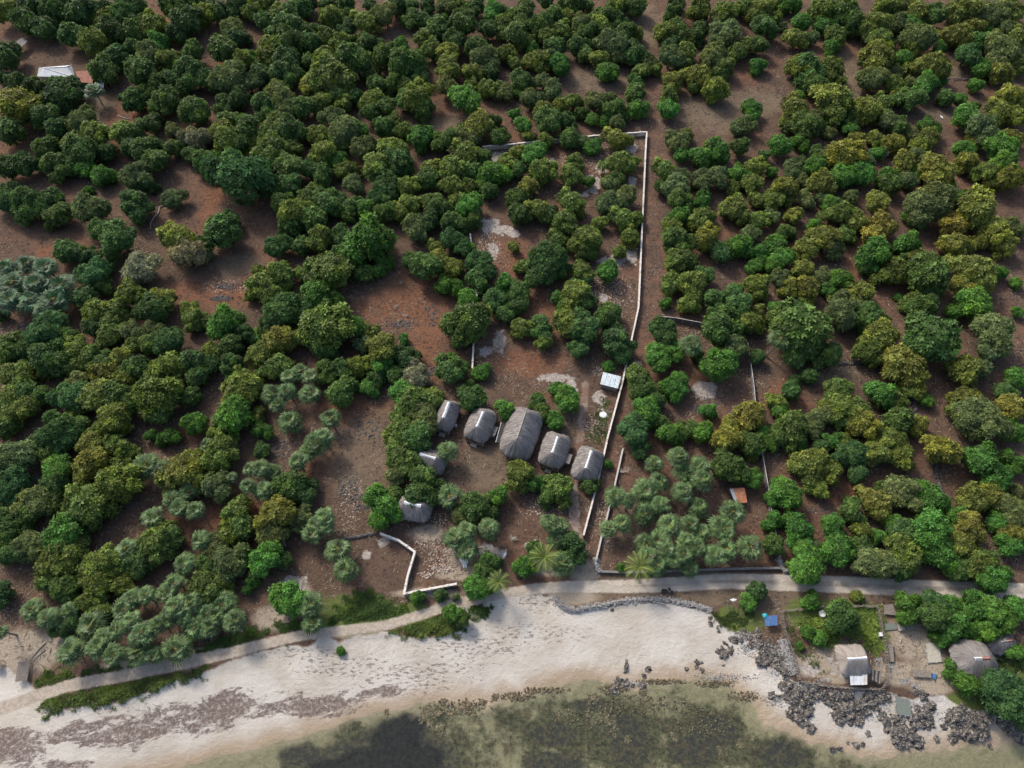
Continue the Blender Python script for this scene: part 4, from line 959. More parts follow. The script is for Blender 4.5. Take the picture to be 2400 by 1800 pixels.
'G': "6 6 9 g;22 14 10 y;14 20 7 g;32 18 8 d;4 20 9 d;52 8 11 y;84 8 10 s;96 6 9 s;96 22 10 y;108 24 6 y;103 38 8 y;92 52 6 y;48 26 11 y;40 40 8 y;62 40 13 y;76 28 6 y;68 50 8 g;28 58 15 e;24 70 13 g;44 66 8 g;12 64 8 y;2 47 5 y;62 68 9 y;82 71 9 b;52 88 12 y;58 80 8 e;45 94 8 b;62 94 8 g;4 84 9 g;4 98 8 g;9 118 9 y;26 118 9 g;26 130 7 y;50 112 12 y;64 118 14 e;58 136 9 e;82 108 11 g;90 118 8 d;90 130 13 d;84 100 6 b;85 148 5 b;144 5 9 g;165 8 8 b;141 21 9 b;139 30 9 y;165 22 10 y;144 42 11 g;170 40 11 o;178 50 9 e;192 46 10 b;192 16 11 o;184 12 6 b;212 6 7 y;214 26 8 y;205 36 8 s;213 52 9 b;210 64 7 b;138 62 8 y;150 58 10 y;138 76 9 y;158 80 12 y;168 72 8 e;156 94 9 y;131 96 5 b;178 94 9 g;194 84 6 b;196 96 12 e;210 82 10 y;180 116 15 g;206 114 10 y;192 134 11 s;212 104 7 o;129 120 12 e;128 146 12 b;142 140 9 b;146 162 9 b;112 162 11 y;158 139 7 d;176 152 14 b;213 142 7 e",
'H': "6 6 9 y;18 4 7 y;4 22 7 s;20 20 8 o;16 34 7 g;34 8 7 s;46 6 6 s;56 10 9 b;60 18 11 y;76 22 9 o;72 4 7 s;96 8 10 o;98 26 12 O;90 38 9 O;135 12 17 s;128 22 9 b;158 26 11 O;164 4 8 b;184 14 16 o;40 28 7 b;50 38 12 o;35 50 10 o;56 48 9 s;66 36 7 g;6 48 9 b;14 56 9 b;8 40 6 b;4 62 8 b;87 55 14 b;84 65 8 g;100 54 5 b;124 46 10 b;126 56 8 o;118 58 6 g;107 70 12 y;134 70 17 g;138 84 10 g;165 44 11 o;193 36 12 o;206 48 9 o;182 44 7 o;212 30 9 s;174 66 16 o;192 68 9 b;170 80 10 o;200 70 5 b;28 66 9 o;46 74 8 s;62 74 10 b;10 76 9 s;18 84 9 o;32 84 10 o;5 100 7 b;6 108 7 y;54 86 6 b;80 84 10 o;66 92 9 o;62 102 14 s;78 100 9 s;92 108 12 g;86 114 8 b;124 94 8 y;136 98 11 g;113 91 4 b;180 95 14 b;158 103 7 b;31 114 23 g;50 140 13 g;22 140 11 g;94 124 13 o;86 140 11 y;136 123 20 g;195 120 17 s;190 138 11 s;215 78 5 b;217 104 5 b;122 153 16 o;168 154 14 o;184 152 9 s;36 160 7 g;24 162 5 g;212 158 9 b",
'I': "8 14 10 y;22 10 9 g;25 20 10 y;34 12 8 g;10 26 10 y;5 40 9 d;61 12 12 e;66 22 7 y;84 8 13 o;102 12 12 g;98 28 14 y;88 38 8 y;138 12 17 y;136 26 10 g;166 12 8 g;205 10 14 y;200 32 14 b;172 33 9 b;190 36 10 y;133 45 5 b;145 46 7 b;48 44 14 e;16 62 14 s;30 52 8 s;40 60 9 y;68 40 8 g;48 70 10 b;78 52 11 o;78 70 13 o;72 82 8 y;100 56 10 y;104 70 9 y;112 58 8 y;106 88 15 y;78 100 16 y;62 108 9 y;48 88 9 g;10 92 12 e;32 102 12 s;28 110 9 g;44 98 8 g;155 74 15 o;170 68 10 o;190 56 13 y;188 70 9 y;165 84 11 o;186 88 11 s;6 112 9 g;10 124 9 g;5 134 9 g;8 146 9 g;56 126 14 b;66 120 10 g;28 138 11 s;52 144 14 y;66 140 11 d;40 158 11 y;60 158 9 d;92 152 13 y;96 164 9 y;112 152 8 g;132 140 13 y;140 128 9 y;150 134 9 g;122 156 10 g;76 160 11 y;207 110 10 y;212 124 10 g;200 128 9 y;186 142 10 s;196 154 12 s;180 155 8 g;214 148 8 b",
'J': "3 40 7 b;4 56 6 g;1 26 6 y;32 88 12 g;40 94 9 d;24 94 8 g;16 112 14 o;12 128 12 s;36 116 9 s;10 148 12 b;24 152 7 g;4 160 7 g;74 6 11 g;98 2 7 b;128 6 10 b;132 18 12 y;150 12 10 y;126 40 12 y;145 28 11 s;140 48 12 g;118 48 8 y;124 62 12 y;136 68 9 g;145 84 13 g;122 78 9 s;142 97 11 d;112 106 14 b;120 96 7 g;184 11 11 g;216 25 9 b;190 106 12 g;205 98 9 b;175 112 8 s;200 112 8 g;202 152 8 g;195 160 8 g",
'K': "37 6 6 b;50 16 11 b;21 16 7 g;27 24 7 g;39 34 8 b;4 78 12 y;18 86 9 b;40 86 11 y;32 96 8 g;42 98 8 y;66 87 7 g;83 69 4 b;112 6 10 g;138 4 10 b;118 22 12 b;122 12 9 g;105 42 13 e;110 54 9 e;130 34 8 g;140 46 10 b;163 44 9 b;152 40 7 g;172 25 7 b;205 30 12 O;186 46 13 o;190 36 9 o;205 50 10 g;184 68 13 g;196 78 9 g;208 80 8 b;210 62 5 o;217 40 6 b;54 142 11 d;10 156 9 b;20 142 7 g;94 157 4 b",
'L': "18 6 8 g;60 8 11 y;6 14 8 y;10 24 9 b;8 44 9 g;22 40 13 y;28 50 8 b;2 52 7 b;44 28 9 s;66 20 12 y;78 24 12 y;100 12 12 b;108 16 9 y;50 22 9 y;80 36 13 o;62 32 8 g;40 36 9 s;114 34 12 g;130 36 9 o;108 50 12 y;92 58 12 o;112 62 12 y;56 50 8 b;66 48 6 y;72 62 12 e;78 76 9 e;46 56 7 d;124 4 8 y;137 13 6 b;148 54 14 o;170 10 11 o;162 22 9 y;186 28 17 s;212 22 12 O;214 40 9 b;205 6 9 g;36 66 13 o;52 76 10 y;38 80 10 y;44 92 8 y;16 92 13 b;6 98 8 b;5 116 8 b;4 138 9 g;186 68 17 b;215 68 9 b;117 92 13 s;90 100 12 O;98 92 7 g;96 108 9 o;141 97 13 b;130 90 6 s;72 108 10 g;58 120 11 b;76 118 7 g;82 126 9 y;106 120 8 b;95 132 7 b;25 125 12 b;176 96 12 o;192 98 11 o;205 104 11 s;215 94 8 s;210 118 10 s;140 130 16 b;120 128 11 e;162 116 10 b;174 126 14 O;168 140 12 o;150 148 14 b;114 142 11 y;124 152 12 y;112 160 9 g;196 122 8 b;195 112 6 b;30 144 12 b;40 140 7 s;34 156 13 b;58 142 14 b;84 142 9 g;88 154 14 s;78 146 8 b;210 126 10 o;212 140 11 b;178 158 13 y;205 163 6 b;186 150 9 g;160 158 10 g",
'M': "52 8 10 g;60 14 8 d;84 6 11 y;74 22 9 y;86 30 8 y;56 44 8 d;176 8 12 y;190 6 8 y;216 5 6 b;3 16 8 d;40 4 8 g;108 6 8 y",
'N': "25 20 13 b;187 8 11 b;198 8 8 g;160 16 5 e;140 18 5 b;172 18 3 s;168 33 8 b;178 36 7 g;74 64 3 b",
'O': "206 24 7 b;213 14 8 d",
'P': "37 20 7 b;77 19 5 y;119 24 11 b;145 22 10 e;142 36 12 g;160 26 9 b;165 40 12 b;180 30 12 b;152 54 8 b;184 46 11 b;200 36 13 b;212 24 10 b;190 5 12 b;214 64 7 b;158 78 7 b;168 92 10 b;184 88 6 b;193 94 9 b;210 104 18 e;62 38 13 g;70 44 8 g;45 54 6 b;36 46 6 b;28 60 3 b",
}
for tk, txt in TREES.items():
    for q in txt.split(';'):
        x, y, r, c = q.split()
        px, py = TP(tk, float(x), float(y))
        rp = float(r) * 10 / ZF
        d0 = depth_at(px, py)
        rw = rp * d0 / FOC
        rw = rp * depth_at(px, py, rw) / FOC * ((1.31 if py > 680 else 1.22) if px < 1000 else 1.18)
        ctr = W(px, py, rw * .9)
        kd = KIND[c]
        if rw < 1.75:
            kd = 'bush'
        g = gz(ctr.x, ctr.y)
        sz = 'small' if rw < 1.75 else ('medium' if rw < 2.9 else ('broad' if rw < 4.2 else 'very large'))
        if kd == 'bush':
            sz = 'low' if rw < 1.2 else 'rounded'
        noun = 'bush' if kd == 'bush' else {'fine_leaved_tree': 'fine-leaved tree'}.get(kd, 'tree')
        lab = uniq(f'{sz} {WORD[c]} {noun} {where(px, py)}, {pct(px, py)}', px, py)
        hz_ = rnd.uniform(.92, 1.12)
        root = thing(kd, lab, 'bush' if kd == 'bush' else 'tree', (ctr.x, ctr.y, g), rnd.uniform(0, 6.28), {'bush': 'bushes on the bare soil'}.get(kd, kd.replace('_', ' ') + 's of the orchard'), rw)
        h = HUE[c]
        v = rnd.uniform(.84, 1.18); w_ = rnd.uniform(-.1, .1)
        hue = (h[0] * v * (1 + w_), h[1] * v, h[2] * v * (1 - w_), 1)
        cr = add('foliage' if kd == 'bush' else 'crown', rnd.choice(CR[kd]), root, (0, 0, .84 if kd != 'bush' else .60), rnd.uniform(0, 6.28))
        cr.scale = (1, rnd.uniform(.88, 1.06), hz_)
        cr.color = hue
        add('stem' if kd == 'bush' else 'trunk', rnd.choice(TRUNK), root)

# ------------------------------------------------------------------ fan palms and coconut palms
def fan_crown(seed, nleaf=36):
    r_ = random.Random(seed)
    V, F, var, flu, mats = [], [], [], [], []
    for k in range(nleaf):
        az = k * 2.39996 + r_.uniform(-.2, .2)
        el = R(82 - 122 * (k / nleaf) ** .75 + r_.uniform(-12, 12))
        ax = Vector((math.cos(az) * math.cos(el), math.sin(az) * math.cos(el), math.sin(el)))
        pl = (.10 + .40 * min(1, 1.3 * k / nleaf)) * r_.uniform(.8, 1.2)
        hub = ax * pl
        hub.z -= .05 * max(0, math.cos(el))
        ax = Vector((ax.x, ax.y, ax.z * .35 - .12)).normalized()
        s = ax.cross(Vector((0, 0, 1)))
        s = s.normalized() if s.length > .05 else Vector((math.sin(az), -math.cos(az), 0))
        nn = s.cross(ax)
        br = r_.uniform(.55, .74)
        lv = r_.uniform(.5, 1.4)
        if k > nleaf * .8:
            lv *= .85
        fl = r_.random() ** 2
        ns = 12
        for i in range(ns):
            ph = R(-88 + 176 * i / (ns - 1))
            d = ax * math.cos(ph) + s * math.sin(ph)
            d = (d + nn * (.30 - .22 * abs(math.cos(ph))) * -1 * abs(math.sin(ph)) * .8 + nn * .12).normalized()
            sd = (s * math.cos(ph) - ax * math.sin(ph))
            L = br * r_.uniform(.85, 1.1) * (1 - .12 * abs(ph) / 2)
            w = L * .068
            b = len(V)
            tipd = Vector((0, 0, -.34 * L * r_.uniform(.4, 1.5)))
            V += [hub, hub + d * L * .62 - sd * w + nn * .02, hub + d * L + tipd, hub + d * L * .62 + sd * w + nn * .02]
            F.append([b, b + 1, b + 2, b + 3]); mats.append(0)
            var += [lv * r_.uniform(.6, 1.5)] * 4
            flu += [fl * .35 + .65 * r_.random() ** 3] * 4  # whitish highlight strokes painted into random blade segments
        b = len(V)
        w = s * .034
        V += [w, -w, hub - w * .7, hub + w * .7]
        F.append([b, b + 1, b + 2, b + 3]); mats.append(1)
        var += [1] * 4; flu += [0] * 4
    me = mesh_np('crown', np.array([tuple(v) for v in V]), np.array(F), M['palm_leaf'], False, dict(leafvar=var, flush_sheen=flu))
    me.materials.append(M['petiole'])
    me.polygons.foreach_set('material_index', np.array(mats, np.int32))
    return me
FAN = [fan_crown(i, 17 + 2 * i) for i in range(4)]
def palm_trunk(h, lean, seed, r0=.20, r1=.15):
    r_ = random.Random(seed)
    m = MB()
    n = 7
    P = [Vector((lean[0] * (i / n) ** 1.6, lean[1] * (i / n) ** 1.6, h * i / n - .1 * (i == 0))) for i in range(n + 1)]
    for i in range(n):
        k = i / n
        m.bar(P[i], P[i + 1] + (P[i + 1] - P[i]) * .04, r0 + (r1 - r0) * k + .05 * (i == 0), r0 + (r1 - r0) * k - .012, 7)
    return m.mesh('trunk', M['palm_bark']), P[-1]
FANS = {
'E': ("4 64 7;22 62 9;38 64 8;10 78 10;30 78 10;52 80 10;8 92 9;26 92 9;46 92 10;38 99 8", 'q'),
'F': ("28 158 8;38 154 8;46 158 8", 'p'), 'A': ("80 77 6", 'q'),
'G': ("155 130 9", 'l'), 'H': ("11 126 9.5", 'l'),
'I': ("125 70 12;148 98 11;163 92 9;168 108 9;154 106 8;140 70 6;178 52 6;131 114 11;108 142 11;172 134 9;158 155 10;215 72 7;214 88 7;200 80 5", 'p'),
'J': ("14 8 10;26 6 9;46 7 10;18 17 8;29 32 11;64 29 10;52 50 11;44 58 9;35 66 9;58 44 8;3 72 8;14 76 8;6 90 9;58 114 9;48 128 9;60 122 7;50 120 7;70 142 11;77 160 11;165 57 10;167 96 12;182 126 9;170 132 9;200 124 10;182 142 10", 'p'),
'K': ("123 68 9;144 62 9;162 70 9;150 76 9;165 82 9;115 92 10;128 84 9;147 92 9;90 96 9;101 100 8;162 106 10;128 102 9;115 112 10;83 124 8;95 120 8;136 122 10;154 120 9;164 128 8;191 110 11;183 124 11;206 140 11;116 138 9;128 134 9;118 148 9;126 156 10;140 150 9;148 146 9;154 158 9;160 140 9;176 146 9;186 142 10;36 120 8;42 122 8;31 118 7;38 134 9;44 154 11;150 134 8;134 142 8", 'p'),
'M': ("27 28 10;40 36 10;58 30 8;78 42 12;60 64 12;84 60 10;97 68 10;118 64 12;132 68 9;152 62 13;106 28 11;114 18 9;125 16 9;142 14 9;100 46 9;122 48 11;135 42 9;150 26 11;164 22 10;168 44 11;180 44 9;192 24 11;202 38 10;145 36 9;150 6 10;178 32 9;112 38 9;88 52 9;158 34 9;186 34 9;0 48 6", 'p'),
'N': ("46 24 11;48 40 10", 'p'),
}
for tk, (txt, sty) in FANS.items():
    for q in txt.split(';'):
        x, y, r = map(float, q.split())
        px, py = TP(tk, x, y)
        h = {'q': rnd.uniform(4.5, 6.5), 'p': rnd.uniform(3.6, 6.0), 'l': 8.0}[sty]
        rw = r * 10 / ZF * depth_at(px, py, h) / FOC * 1.0
        top = W(px, py, h)
        lean = Vector((rnd.uniform(-.5, .5), rnd.uniform(-.5, .5), 0))
        if sty == 'l':
            lean = Vector((1.1, 0.4, 0))
        base = Vector((top.x - lean.x, top.y - lean.y, 0))
        g = gz(base.x, base.y)
        tm, tp = palm_trunk(h - g, lean, int(px))
        wl = {'l': 'tall leaning fan palm with bare grey trunk', 'q': 'blue-green fan palm in the dense left clump'}.get(sty, 'fan palm with spiky crown')
        loc_ = where(px, py)
        root = thing('fan_palm', uniq(f'{wl}{"" if sty == "q" else " " + loc_}, {pct(px, py)}' if sty != 'l' else f'{wl}, {pct(px, py)}', px, py), 'palm', (base.x, base.y, g), 0, 'fan palms')
        add('trunk', tm, root)
        cr = add('crown', FAN[rnd.randrange(4)], root, (tp.x, tp.y, tp.z - .05), rnd.uniform(0, 6.28))
        cr.rotation_euler = (rnd.uniform(-.2, .2), rnd.uniform(-.2, .2), rnd.uniform(0, 6.28))
        k_ = (1.4 if sty == 'q' else 1.1) * rnd.uniform(.92, 1.1)
        cr.scale = (rw * k_, rw * k_, rw * k_)
        v = rnd.uniform(.85, 1.15)
        cr.color = (.064 * v, .112 * v, .044 * v, 1) if sty != 'q' else (.044 * v, .092 * v, .048 * v, 1)
def coco_crown(seed):
    r_ = random.Random(seed)
    V, F, var, flu = [], [], [], []
    for k in range(17):
        az = k * 2.39996
        el0 = R(60 - 75 * k / 17)
        p = Vector((0, 0, 0))
        lv = r_.uniform(.8, 1.2)
        yf = 1.0 if k > 6 and r_.random() < .6 else .2
        n = 12
        for i in range(n):
            el = el0 - R(70) * (i / n) ** 1.3
            d = Vector((math.cos(az) * math.cos(el), math.sin(az) * math.cos(el), math.sin(el)))
            s = Vector((-math.sin(az), math.cos(az), 0))
            q = p + d * (1.05 / n)
            L = .30 * math.sin(math.pi * (.12 + .8 * i / n))
            for sg in (-1, 1):
                for hf in (0, .33, .66):
                    o = p.lerp(q, hf)
                    t = o + (s * sg * .8 + d * .55 + Vector((0, 0, -.35))) * L
                    w = d * .012
                    b = len(V)
                    V += [o - w * .6, t - w * .1, t + w * .2, o + w * .6]
                    F.append([b, b + 1, b + 2, b + 3])
                    var += [lv * r_.uniform(.85, 1.15)] * 4; flu += [yf * r_.uniform(.6, 1)] * 4
            b = len(V)
            w = s * .014
            V += [p - w, q - w, q + w, p + w]
            F.append([b, b + 1, b + 2, b + 3]); var += [1.3] * 4; flu += [1] * 4
            p = q
    return mesh_np('crown', np.array([tuple(v) for v in V]), np.array(F), M['palm_leaf'], False, dict(leafvar=var, flush_sheen=flu))
COCO = [coco_crown(i) for i in range(3)]
for i, (tk, x, y, r, lab) in enumerate([('K', 28, 150, 13, 'coconut palm with yellowing fronds beside the track, left of the lane mouth'), ('K', 110, 158, 13, 'coconut palm with drooping fronds at the lower edge of the palm plot'), ('N', 210, 5, 10, 'coconut palm beside the track at the lower right of the rubble yard')]):
    px, py = TP(tk, x, y)
    top = W(px, py, 6.0)
    tm, tp = palm_trunk(6.0, Vector((.4, -.3, 0)), i, .2, .13)
    root = thing('coconut_palm', lab, 'palm', (top.x - .4, top.y + .3, 0))
    add('trunk', tm, root)
    cr = add('crown', COCO[i], root, tp, i)
    rw = r * 10 / ZF * depth_at(px, py, 6) / FOC
    cr.scale = (rw * 1.1,) * 3
    cr.color = (.085, .125, .032, 1)

# ------------------------------------------------------------------ ground cover (uncountable): beach creepers and garden greens
def cover(label, tile, poly, h, dens, hue, size=.34):
    L = tline(tile, poly)
    r_ = np.random.default_rng(int(poly[0][0] * 10))
    lo, hi = L.min(0) - 1, L.max(0) + 1
    n = int(np.prod(hi - lo) * dens)
    P = r_.uniform(lo, hi, (n, 2))
    d = sdf(P, L) + .9 * np.sin(P[:, 0] * 1.7 + 2) * np.cos(P[:, 1] * 1.9) + r_.normal(0, .35, n)
    d = np.minimum(d, dist_line(P, ROAD) - 1.35)
    P, d = P[d > 0], d[d > 0]
    lump_ = .62 + .38 * np.sin(P[:, 0] * 1.1 + np.sin(P[:, 1] * .9)) * np.sin(P[:, 1] * 1.3 + 1)
    z = height(P) + h * smooth(0, 1.8, d) * lump_ * r_.uniform(.75, 1.1, len(P)) + .04
    Nn = unit(np.column_stack([r_.normal(0, .35, (len(P), 2)), np.ones(len(P))]))
    o = np.array([L[:, 0].mean(), L[:, 1].mean(), 0])
    V, F = rosettes(np.column_stack([P, z]) - o, Nn, size * r_.uniform(.7, 1.4, len(P)), 4, r_)
    var = np.clip((.55 + .6 * lump_) * r_.uniform(.7, 1.3, len(P)), .4, 1.5)
    fv = np.clip(np.sin(P[:, 0] * .5) * np.sin(P[:, 1] * .6 + 1) * .5 + r_.uniform(0, .5, len(P)), 0, 1)
    ob = add('ground_cover', mesh_np('ground_cover', V, F, M['leaf'], False, dict(leafvar=np.repeat(var, 16), flush_sheen=np.repeat(fv, 16))), None, tuple(o))
    ob.color = (*hue, 1)
    tag(ob, label, 'ground cover', kind='stuff')
G1, G2 = (.064, .118, .028), (.100, .148, .036)
cover('mound of green creeper above the sandy track, below the bent white wall', 'N', [(64, 43), (67, 32), (74, 24), (88, 13), (100, 15), (108, 17), (118, 23), (131, 29), (128, 37), (110, 42), (88, 44.5), (72, 40)], .8, 26, G1)
cover('strip of creeper between sandy track and beach at centre left', 'N', [(114, 49), (127, 40), (150, 35), (163, 28), (175, 29), (179, 40), (176, 50), (165, 52), (145, 50), (135, 54), (128, 50)], .8, 28, G2)
cover('lone round patch of creeper on the upper beach', 'N', [(183, 27), (188, 23), (196, 22), (203, 30), (199, 36), (185, 35)], .8, 32, G1)
cover('creeper patch below the palm pair beside the sandy track', 'N', [(17, 42), (30, 38), (42, 40), (42, 51), (30, 55), (20, 57)], .7, 28, G1)
cover('dark creeper belt under the lower left palms above the track', 'M', [(130, 80), (150, 74), (170, 64), (200, 50), (221, 45), (232, 50), (221, 56), (190, 70), (165, 77), (130, 81), (72, 90), (70, 84), (100, 78)], .8, 26, G1)
cover('bright creeper patch right of the drying table', 'M', [(32, 90), (40, 82), (64, 83), (65, 90), (56, 96), (33, 96)], .8, 30, G2)
cover('long creeper strip between sandy track and beach at lower left', 'M', [(36, 111), (45, 103), (80, 96), (125, 86), (150, 87), (177, 79), (174, 86), (145, 95), (115, 105), (90, 111), (65, 112), (48, 119), (39, 120)], .8, 28, G2)
cover('low green creeper below the bright bush beside the blue shelter', 'O', [(174, 33), (183, 33), (195, 29), (208, 35), (200, 43), (182, 44), (174, 38)], .3, 22, (.05, .085, .022), .3)
cover('leafy garden greens behind the beach house', 'P', [(28, 38), (36, 34), (60, 28), (78, 27), (95, 27), (99, 50), (98, 62), (92, 67), (84, 60), (76, 52), (64, 53), (55, 60), (40, 58), (30, 48)], .55, 22, (.165, .245, .055), .36)
cover('sparse garden weeds along the left fence of the beach house', 'P', [(16, 45), (22, 44), (26, 60), (30, 68), (40, 66), (45, 82), (42, 83), (34, 70), (26, 70)], .3, 12, (.075, .11, .03), .3)
cover('tall grass-like greens beside the small hut at the right edge', 'P', [(196, 76), (206, 72), (214, 74), (221, 70), (221, 84), (208, 86), (198, 84)], .6, 20, (.07, .115, .03), .36)
cover('weeds growing against the long white wall below the tin shed', 'K', [(66, 44), (74, 34), (72, 26), (78, 12), (82, 16), (84, 30), (82, 42), (76, 52), (66, 50)], .35, 10, (.06, .105, .028), .32)

# ------------------------------------------------------------------ small things
o = [x for x in bpy.data.objects if x.get('category') == 'tarpaulin'][0]
m_ = lump(21, 3, .5, .35); m_.materials.append(M['tarp_teal'])
c = add('tarpaulin_fold', m_, o); c.scale = (.5, .5, .4)
def platform(name, label, corners, h, mat, cat, edge=None, n=1, rim=0):
    C = [W(*q, h) for q in corners]
    o = sum(C, Vector()) / 4; o.z = 0
    root = thing(name, label, cat, (o.x, o.y, gz(o.x, o.y)))
    for k in range(n):
        a, b = k / n, (k + 1) / n - (.15 / n if n > 1 else 0)
        q = [C[0].lerp(C[1], a), C[0].lerp(C[1], b), C[3].lerp(C[2], b), C[3].lerp(C[2], a)]
        q = [Vector((v.x - o.x, v.y - o.y, h + .012 * (k % 3))) for v in q]
        m = MB()
        m.face([q[3], q[2], q[1], q[0]])
        lo_ = [Vector((v.x, v.y, -.1 if n == 1 else h - .06)) for v in q]
        for i in range(4):
            m.face([q[i], q[(i + 1) % 4], lo_[(i + 1) % 4], lo_[i]])
        m.face(lo_)
        add(name.split('_')[-1] + '_top' if n == 1 else 'plank', m.mesh('plank', M[mat]), root)
    if n > 1:
        for v in C:
            v = v.lerp(sum(C, Vector()) / 4, .08) - o
            add('leg', MB().bar((v.x, v.y, -.1), (v.x, v.y, h - .065), .06, .06, 6).mesh('leg', M['wood_grey']), root)
    if rim:
        r_ = np.random.default_rng(rim)
        Lp = np.array([v[:2] for v in C] + [C[0][:2]])
        p, _ = along(Lp, rim, .25, r_)
        add('edge_stone', stone_mesh('edge_stone', np.column_stack([p - np.array(o[:2]), np.full(rim, h * .7), r_.uniform(.1, .24, rim)]), M['pale_stone'], rim), root, kind='stuff')
    return root
platform('gravel_platform', 'pale raised gravel bed edged with stones, left of the round thatched hut', [P2(136.5, 58), P2(147.5, 57.5), P2(150.5, 74), P2(138.5, 75)], .3, 'gravel_bed', 'platform', rim=150)
platform('netting_sheet', 'grey-green netting spread over a bed between the shore rocks', [P2(110.5, 101.5), P2(123, 101.5), P2(125, 121), P2(113.5, 119.5)], .35, 'net_green', 'netting', rim=60)
platform('stick_rack', 'dark stick rack lying in the yard left of the round hut', [P2(124.5, 80), P2(141, 82), P2(141.5, 88), P2(126, 87)], .6, 'wood_grey', 'rack', n=7)
platform('timber_stack', 'grey timber stack at the top of the yard beside a bright tree', [P2(100, 25), P2(108, 24), P2(111.5, 34), P2(100.5, 33)], .6, 'wood_grey', 'timber', n=7)
platform('plank_rack', 'white planks over a mossy frame right of the stick fence', [P2(111, 40), P2(117, 39.5), P2(118.5, 46.5), P2(113.5, 47.5)], .6, 'wood_pale', 'rack', n=5)
platform('seed_bed', 'small mossy planting bed beside the white planks', [P2(101, 41), P2(110.5, 40.5), P2(112, 46), P2(101.5, 47)], .25, 'net_green', 'planter')
platform('plank_bench', 'narrow grey plank bench against the right side of the stick fence', [P2(103.8, 59), P2(108, 58.5), P2(109.3, 74), P2(105, 74)], .6, 'wood_grey', 'bench', n=4)
platform('blue_crate', 'small blue crate at the end of the stick rack', [P2(142, 84), P2(146, 85), P2(144.5, 89.5), P2(142.5, 88)], .4, 'tarp_blue', 'crate')
platform('white_slab', 'small white box on the right stick fence', [P2(96.3, 48.5), P2(99, 48.5), P2(99.2, 52), P2(96.5, 52)], .7, 'tin_white', 'box')
def disc(name, label, px, r, h, mat, cat):
    c = W(*px, h)
    root = thing(name, label, cat, (c.x, c.y, gz(c.x, c.y)))
    add('basin' if h > .3 else 'rim', MB().bar((0, 0, -.05), (0, 0, h), r, r * .95, 20).mesh('basin', M[mat]), root)
    add('lid', MB().bar((0, 0, h + .003), (0, 0, h + .06), r * .86, r * .82, 20).mesh('lid', M['tin_white']), root)
disc('water_jar', 'round pale basin in the garden behind the beach house', P2(47.3, 32.5), .75, .7, 'coping', 'basin')
disc('water_barrel', 'small round grey barrel beside the leftmost hut', Z1(620, 355), .4, .9, 'tin_grey', 'barrel')
disc('well_cover', 'round white well cover beside the long wall below the tin shed', TP('K', 78.8, 26.5), .95, .22, 'coping', 'well')
# crumpled white sheet in the rubble yard, plus heaps of loose stones
m_ = lump(33, 4, .35, .6); m_.materials.append(M['white_cloth'])
c0 = W(940 + 778 * 240 / 1269, 1230 + 425 * 240 / 1269)
o = add('plastic_sheet', m_, None, (c0.x, c0.y, .1), R(100)); o.scale = (1.5, .8, .8)
tag(o, 'crumpled white plastic sheet lying in the rubble yard', 'plastic sheet')
for i, (px, py, lab) in enumerate([(TP('O', 191.5, 13.0)[0] + 0, 1406, 'small scrap of white plastic beside the coastal track'), (TP('J', 215, 147.5)[0], TP('J', 215, 147.5)[1], 'small white plastic bag below the fan palms'), (TP('D', 150, 101)[0], TP('D', 150, 101)[1], 'pale scrap lying in the bare clearing at upper right')]):
    c0 = W(px, py)
    o = add('plastic_scrap', m_, None, (c0.x, c0.y, .05), i); o.scale = (.5, .28, .25)
    tag(o, lab, 'plastic sheet')
def heap(name, label, blobs, n, mat, rs=(.1, .28), seed=1):
    r_ = np.random.default_rng(seed)
    P = []
    for (px, py, rx, ry) in blobs:
        k = max(4, n // len(blobs))
        a, q = r_.uniform(0, 6.28, k), np.sqrt(r_.random(k)) * r_.uniform(.6, 1.15, k)
        for i in range(k):
            w = W(px + math.cos(a[i]) * q[i] * rx, py + math.sin(a[i]) * q[i] * ry)
            P.append((w.x, w.y, gz(w.x, w.y) + .03, r_.uniform(*rs) ** 1.0))
    P = np.array(P)
    o = P[:, :3].mean(0) * np.array([1, 1, 0])
    P[:, :3] -= o
    tag(add(name, stone_mesh(name, P, M[mat], seed), None, tuple(o)), label, 'stones', kind='stuff')
ZR = lambda x, y: (940 + x * 240 / 1269, 1230 + y * 240 / 1269)
heap('loose_stones', 'pale loose stones scattered over the rubble yard', [(*ZR(420, 500), 26, 22), (*ZR(560, 480), 26, 24), (*ZR(300, 620), 18, 8), (*ZR(460, 350), 40, 16), (*ZR(600, 300), 30, 14), (*ZR(350, 200), 40, 16), (*ZR(520, 560), 26, 12)], 330, 'rubble', (.12, .34), 2)
heap('loose_stones', 'stones and rubble strewn inside the top of the walled plot', [(1380, 375, 50, 18), (1420, 350, 60, 12), (1180, 352, 50, 10), (1140, 585, 22, 40), (1395, 690, 22, 12), (1440, 670, 26, 30), (1480, 690, 10, 30), (1450, 620, 20, 16), (1170, 810, 26, 30), (1335, 385, 30, 14)], 900, 'rubble', (.07, .2), 3)
heap('loose_stones', 'stones beside the long white wall near the tin shed', [(1402, 870, 14, 14), (1390, 1000, 26, 20), (1440, 860, 10, 20), (1422, 1215, 10, 50), (1415, 1260, 8, 20)], 420, 'rubble', (.08, .22), 4)
heap('loose_stones', 'grey and white rubble heap in the yard of the round hut', [(*P2(118, 91), 14, 10), (*P2(127, 95), 12, 10), (*P2(106, 78), 7, 8), (*P2(96, 74), 12, 16), (*P2(50, 90), 14, 5), (*P2(74, 99), 16, 6)], 600, 'pale_stone', (.07, .22), 5)
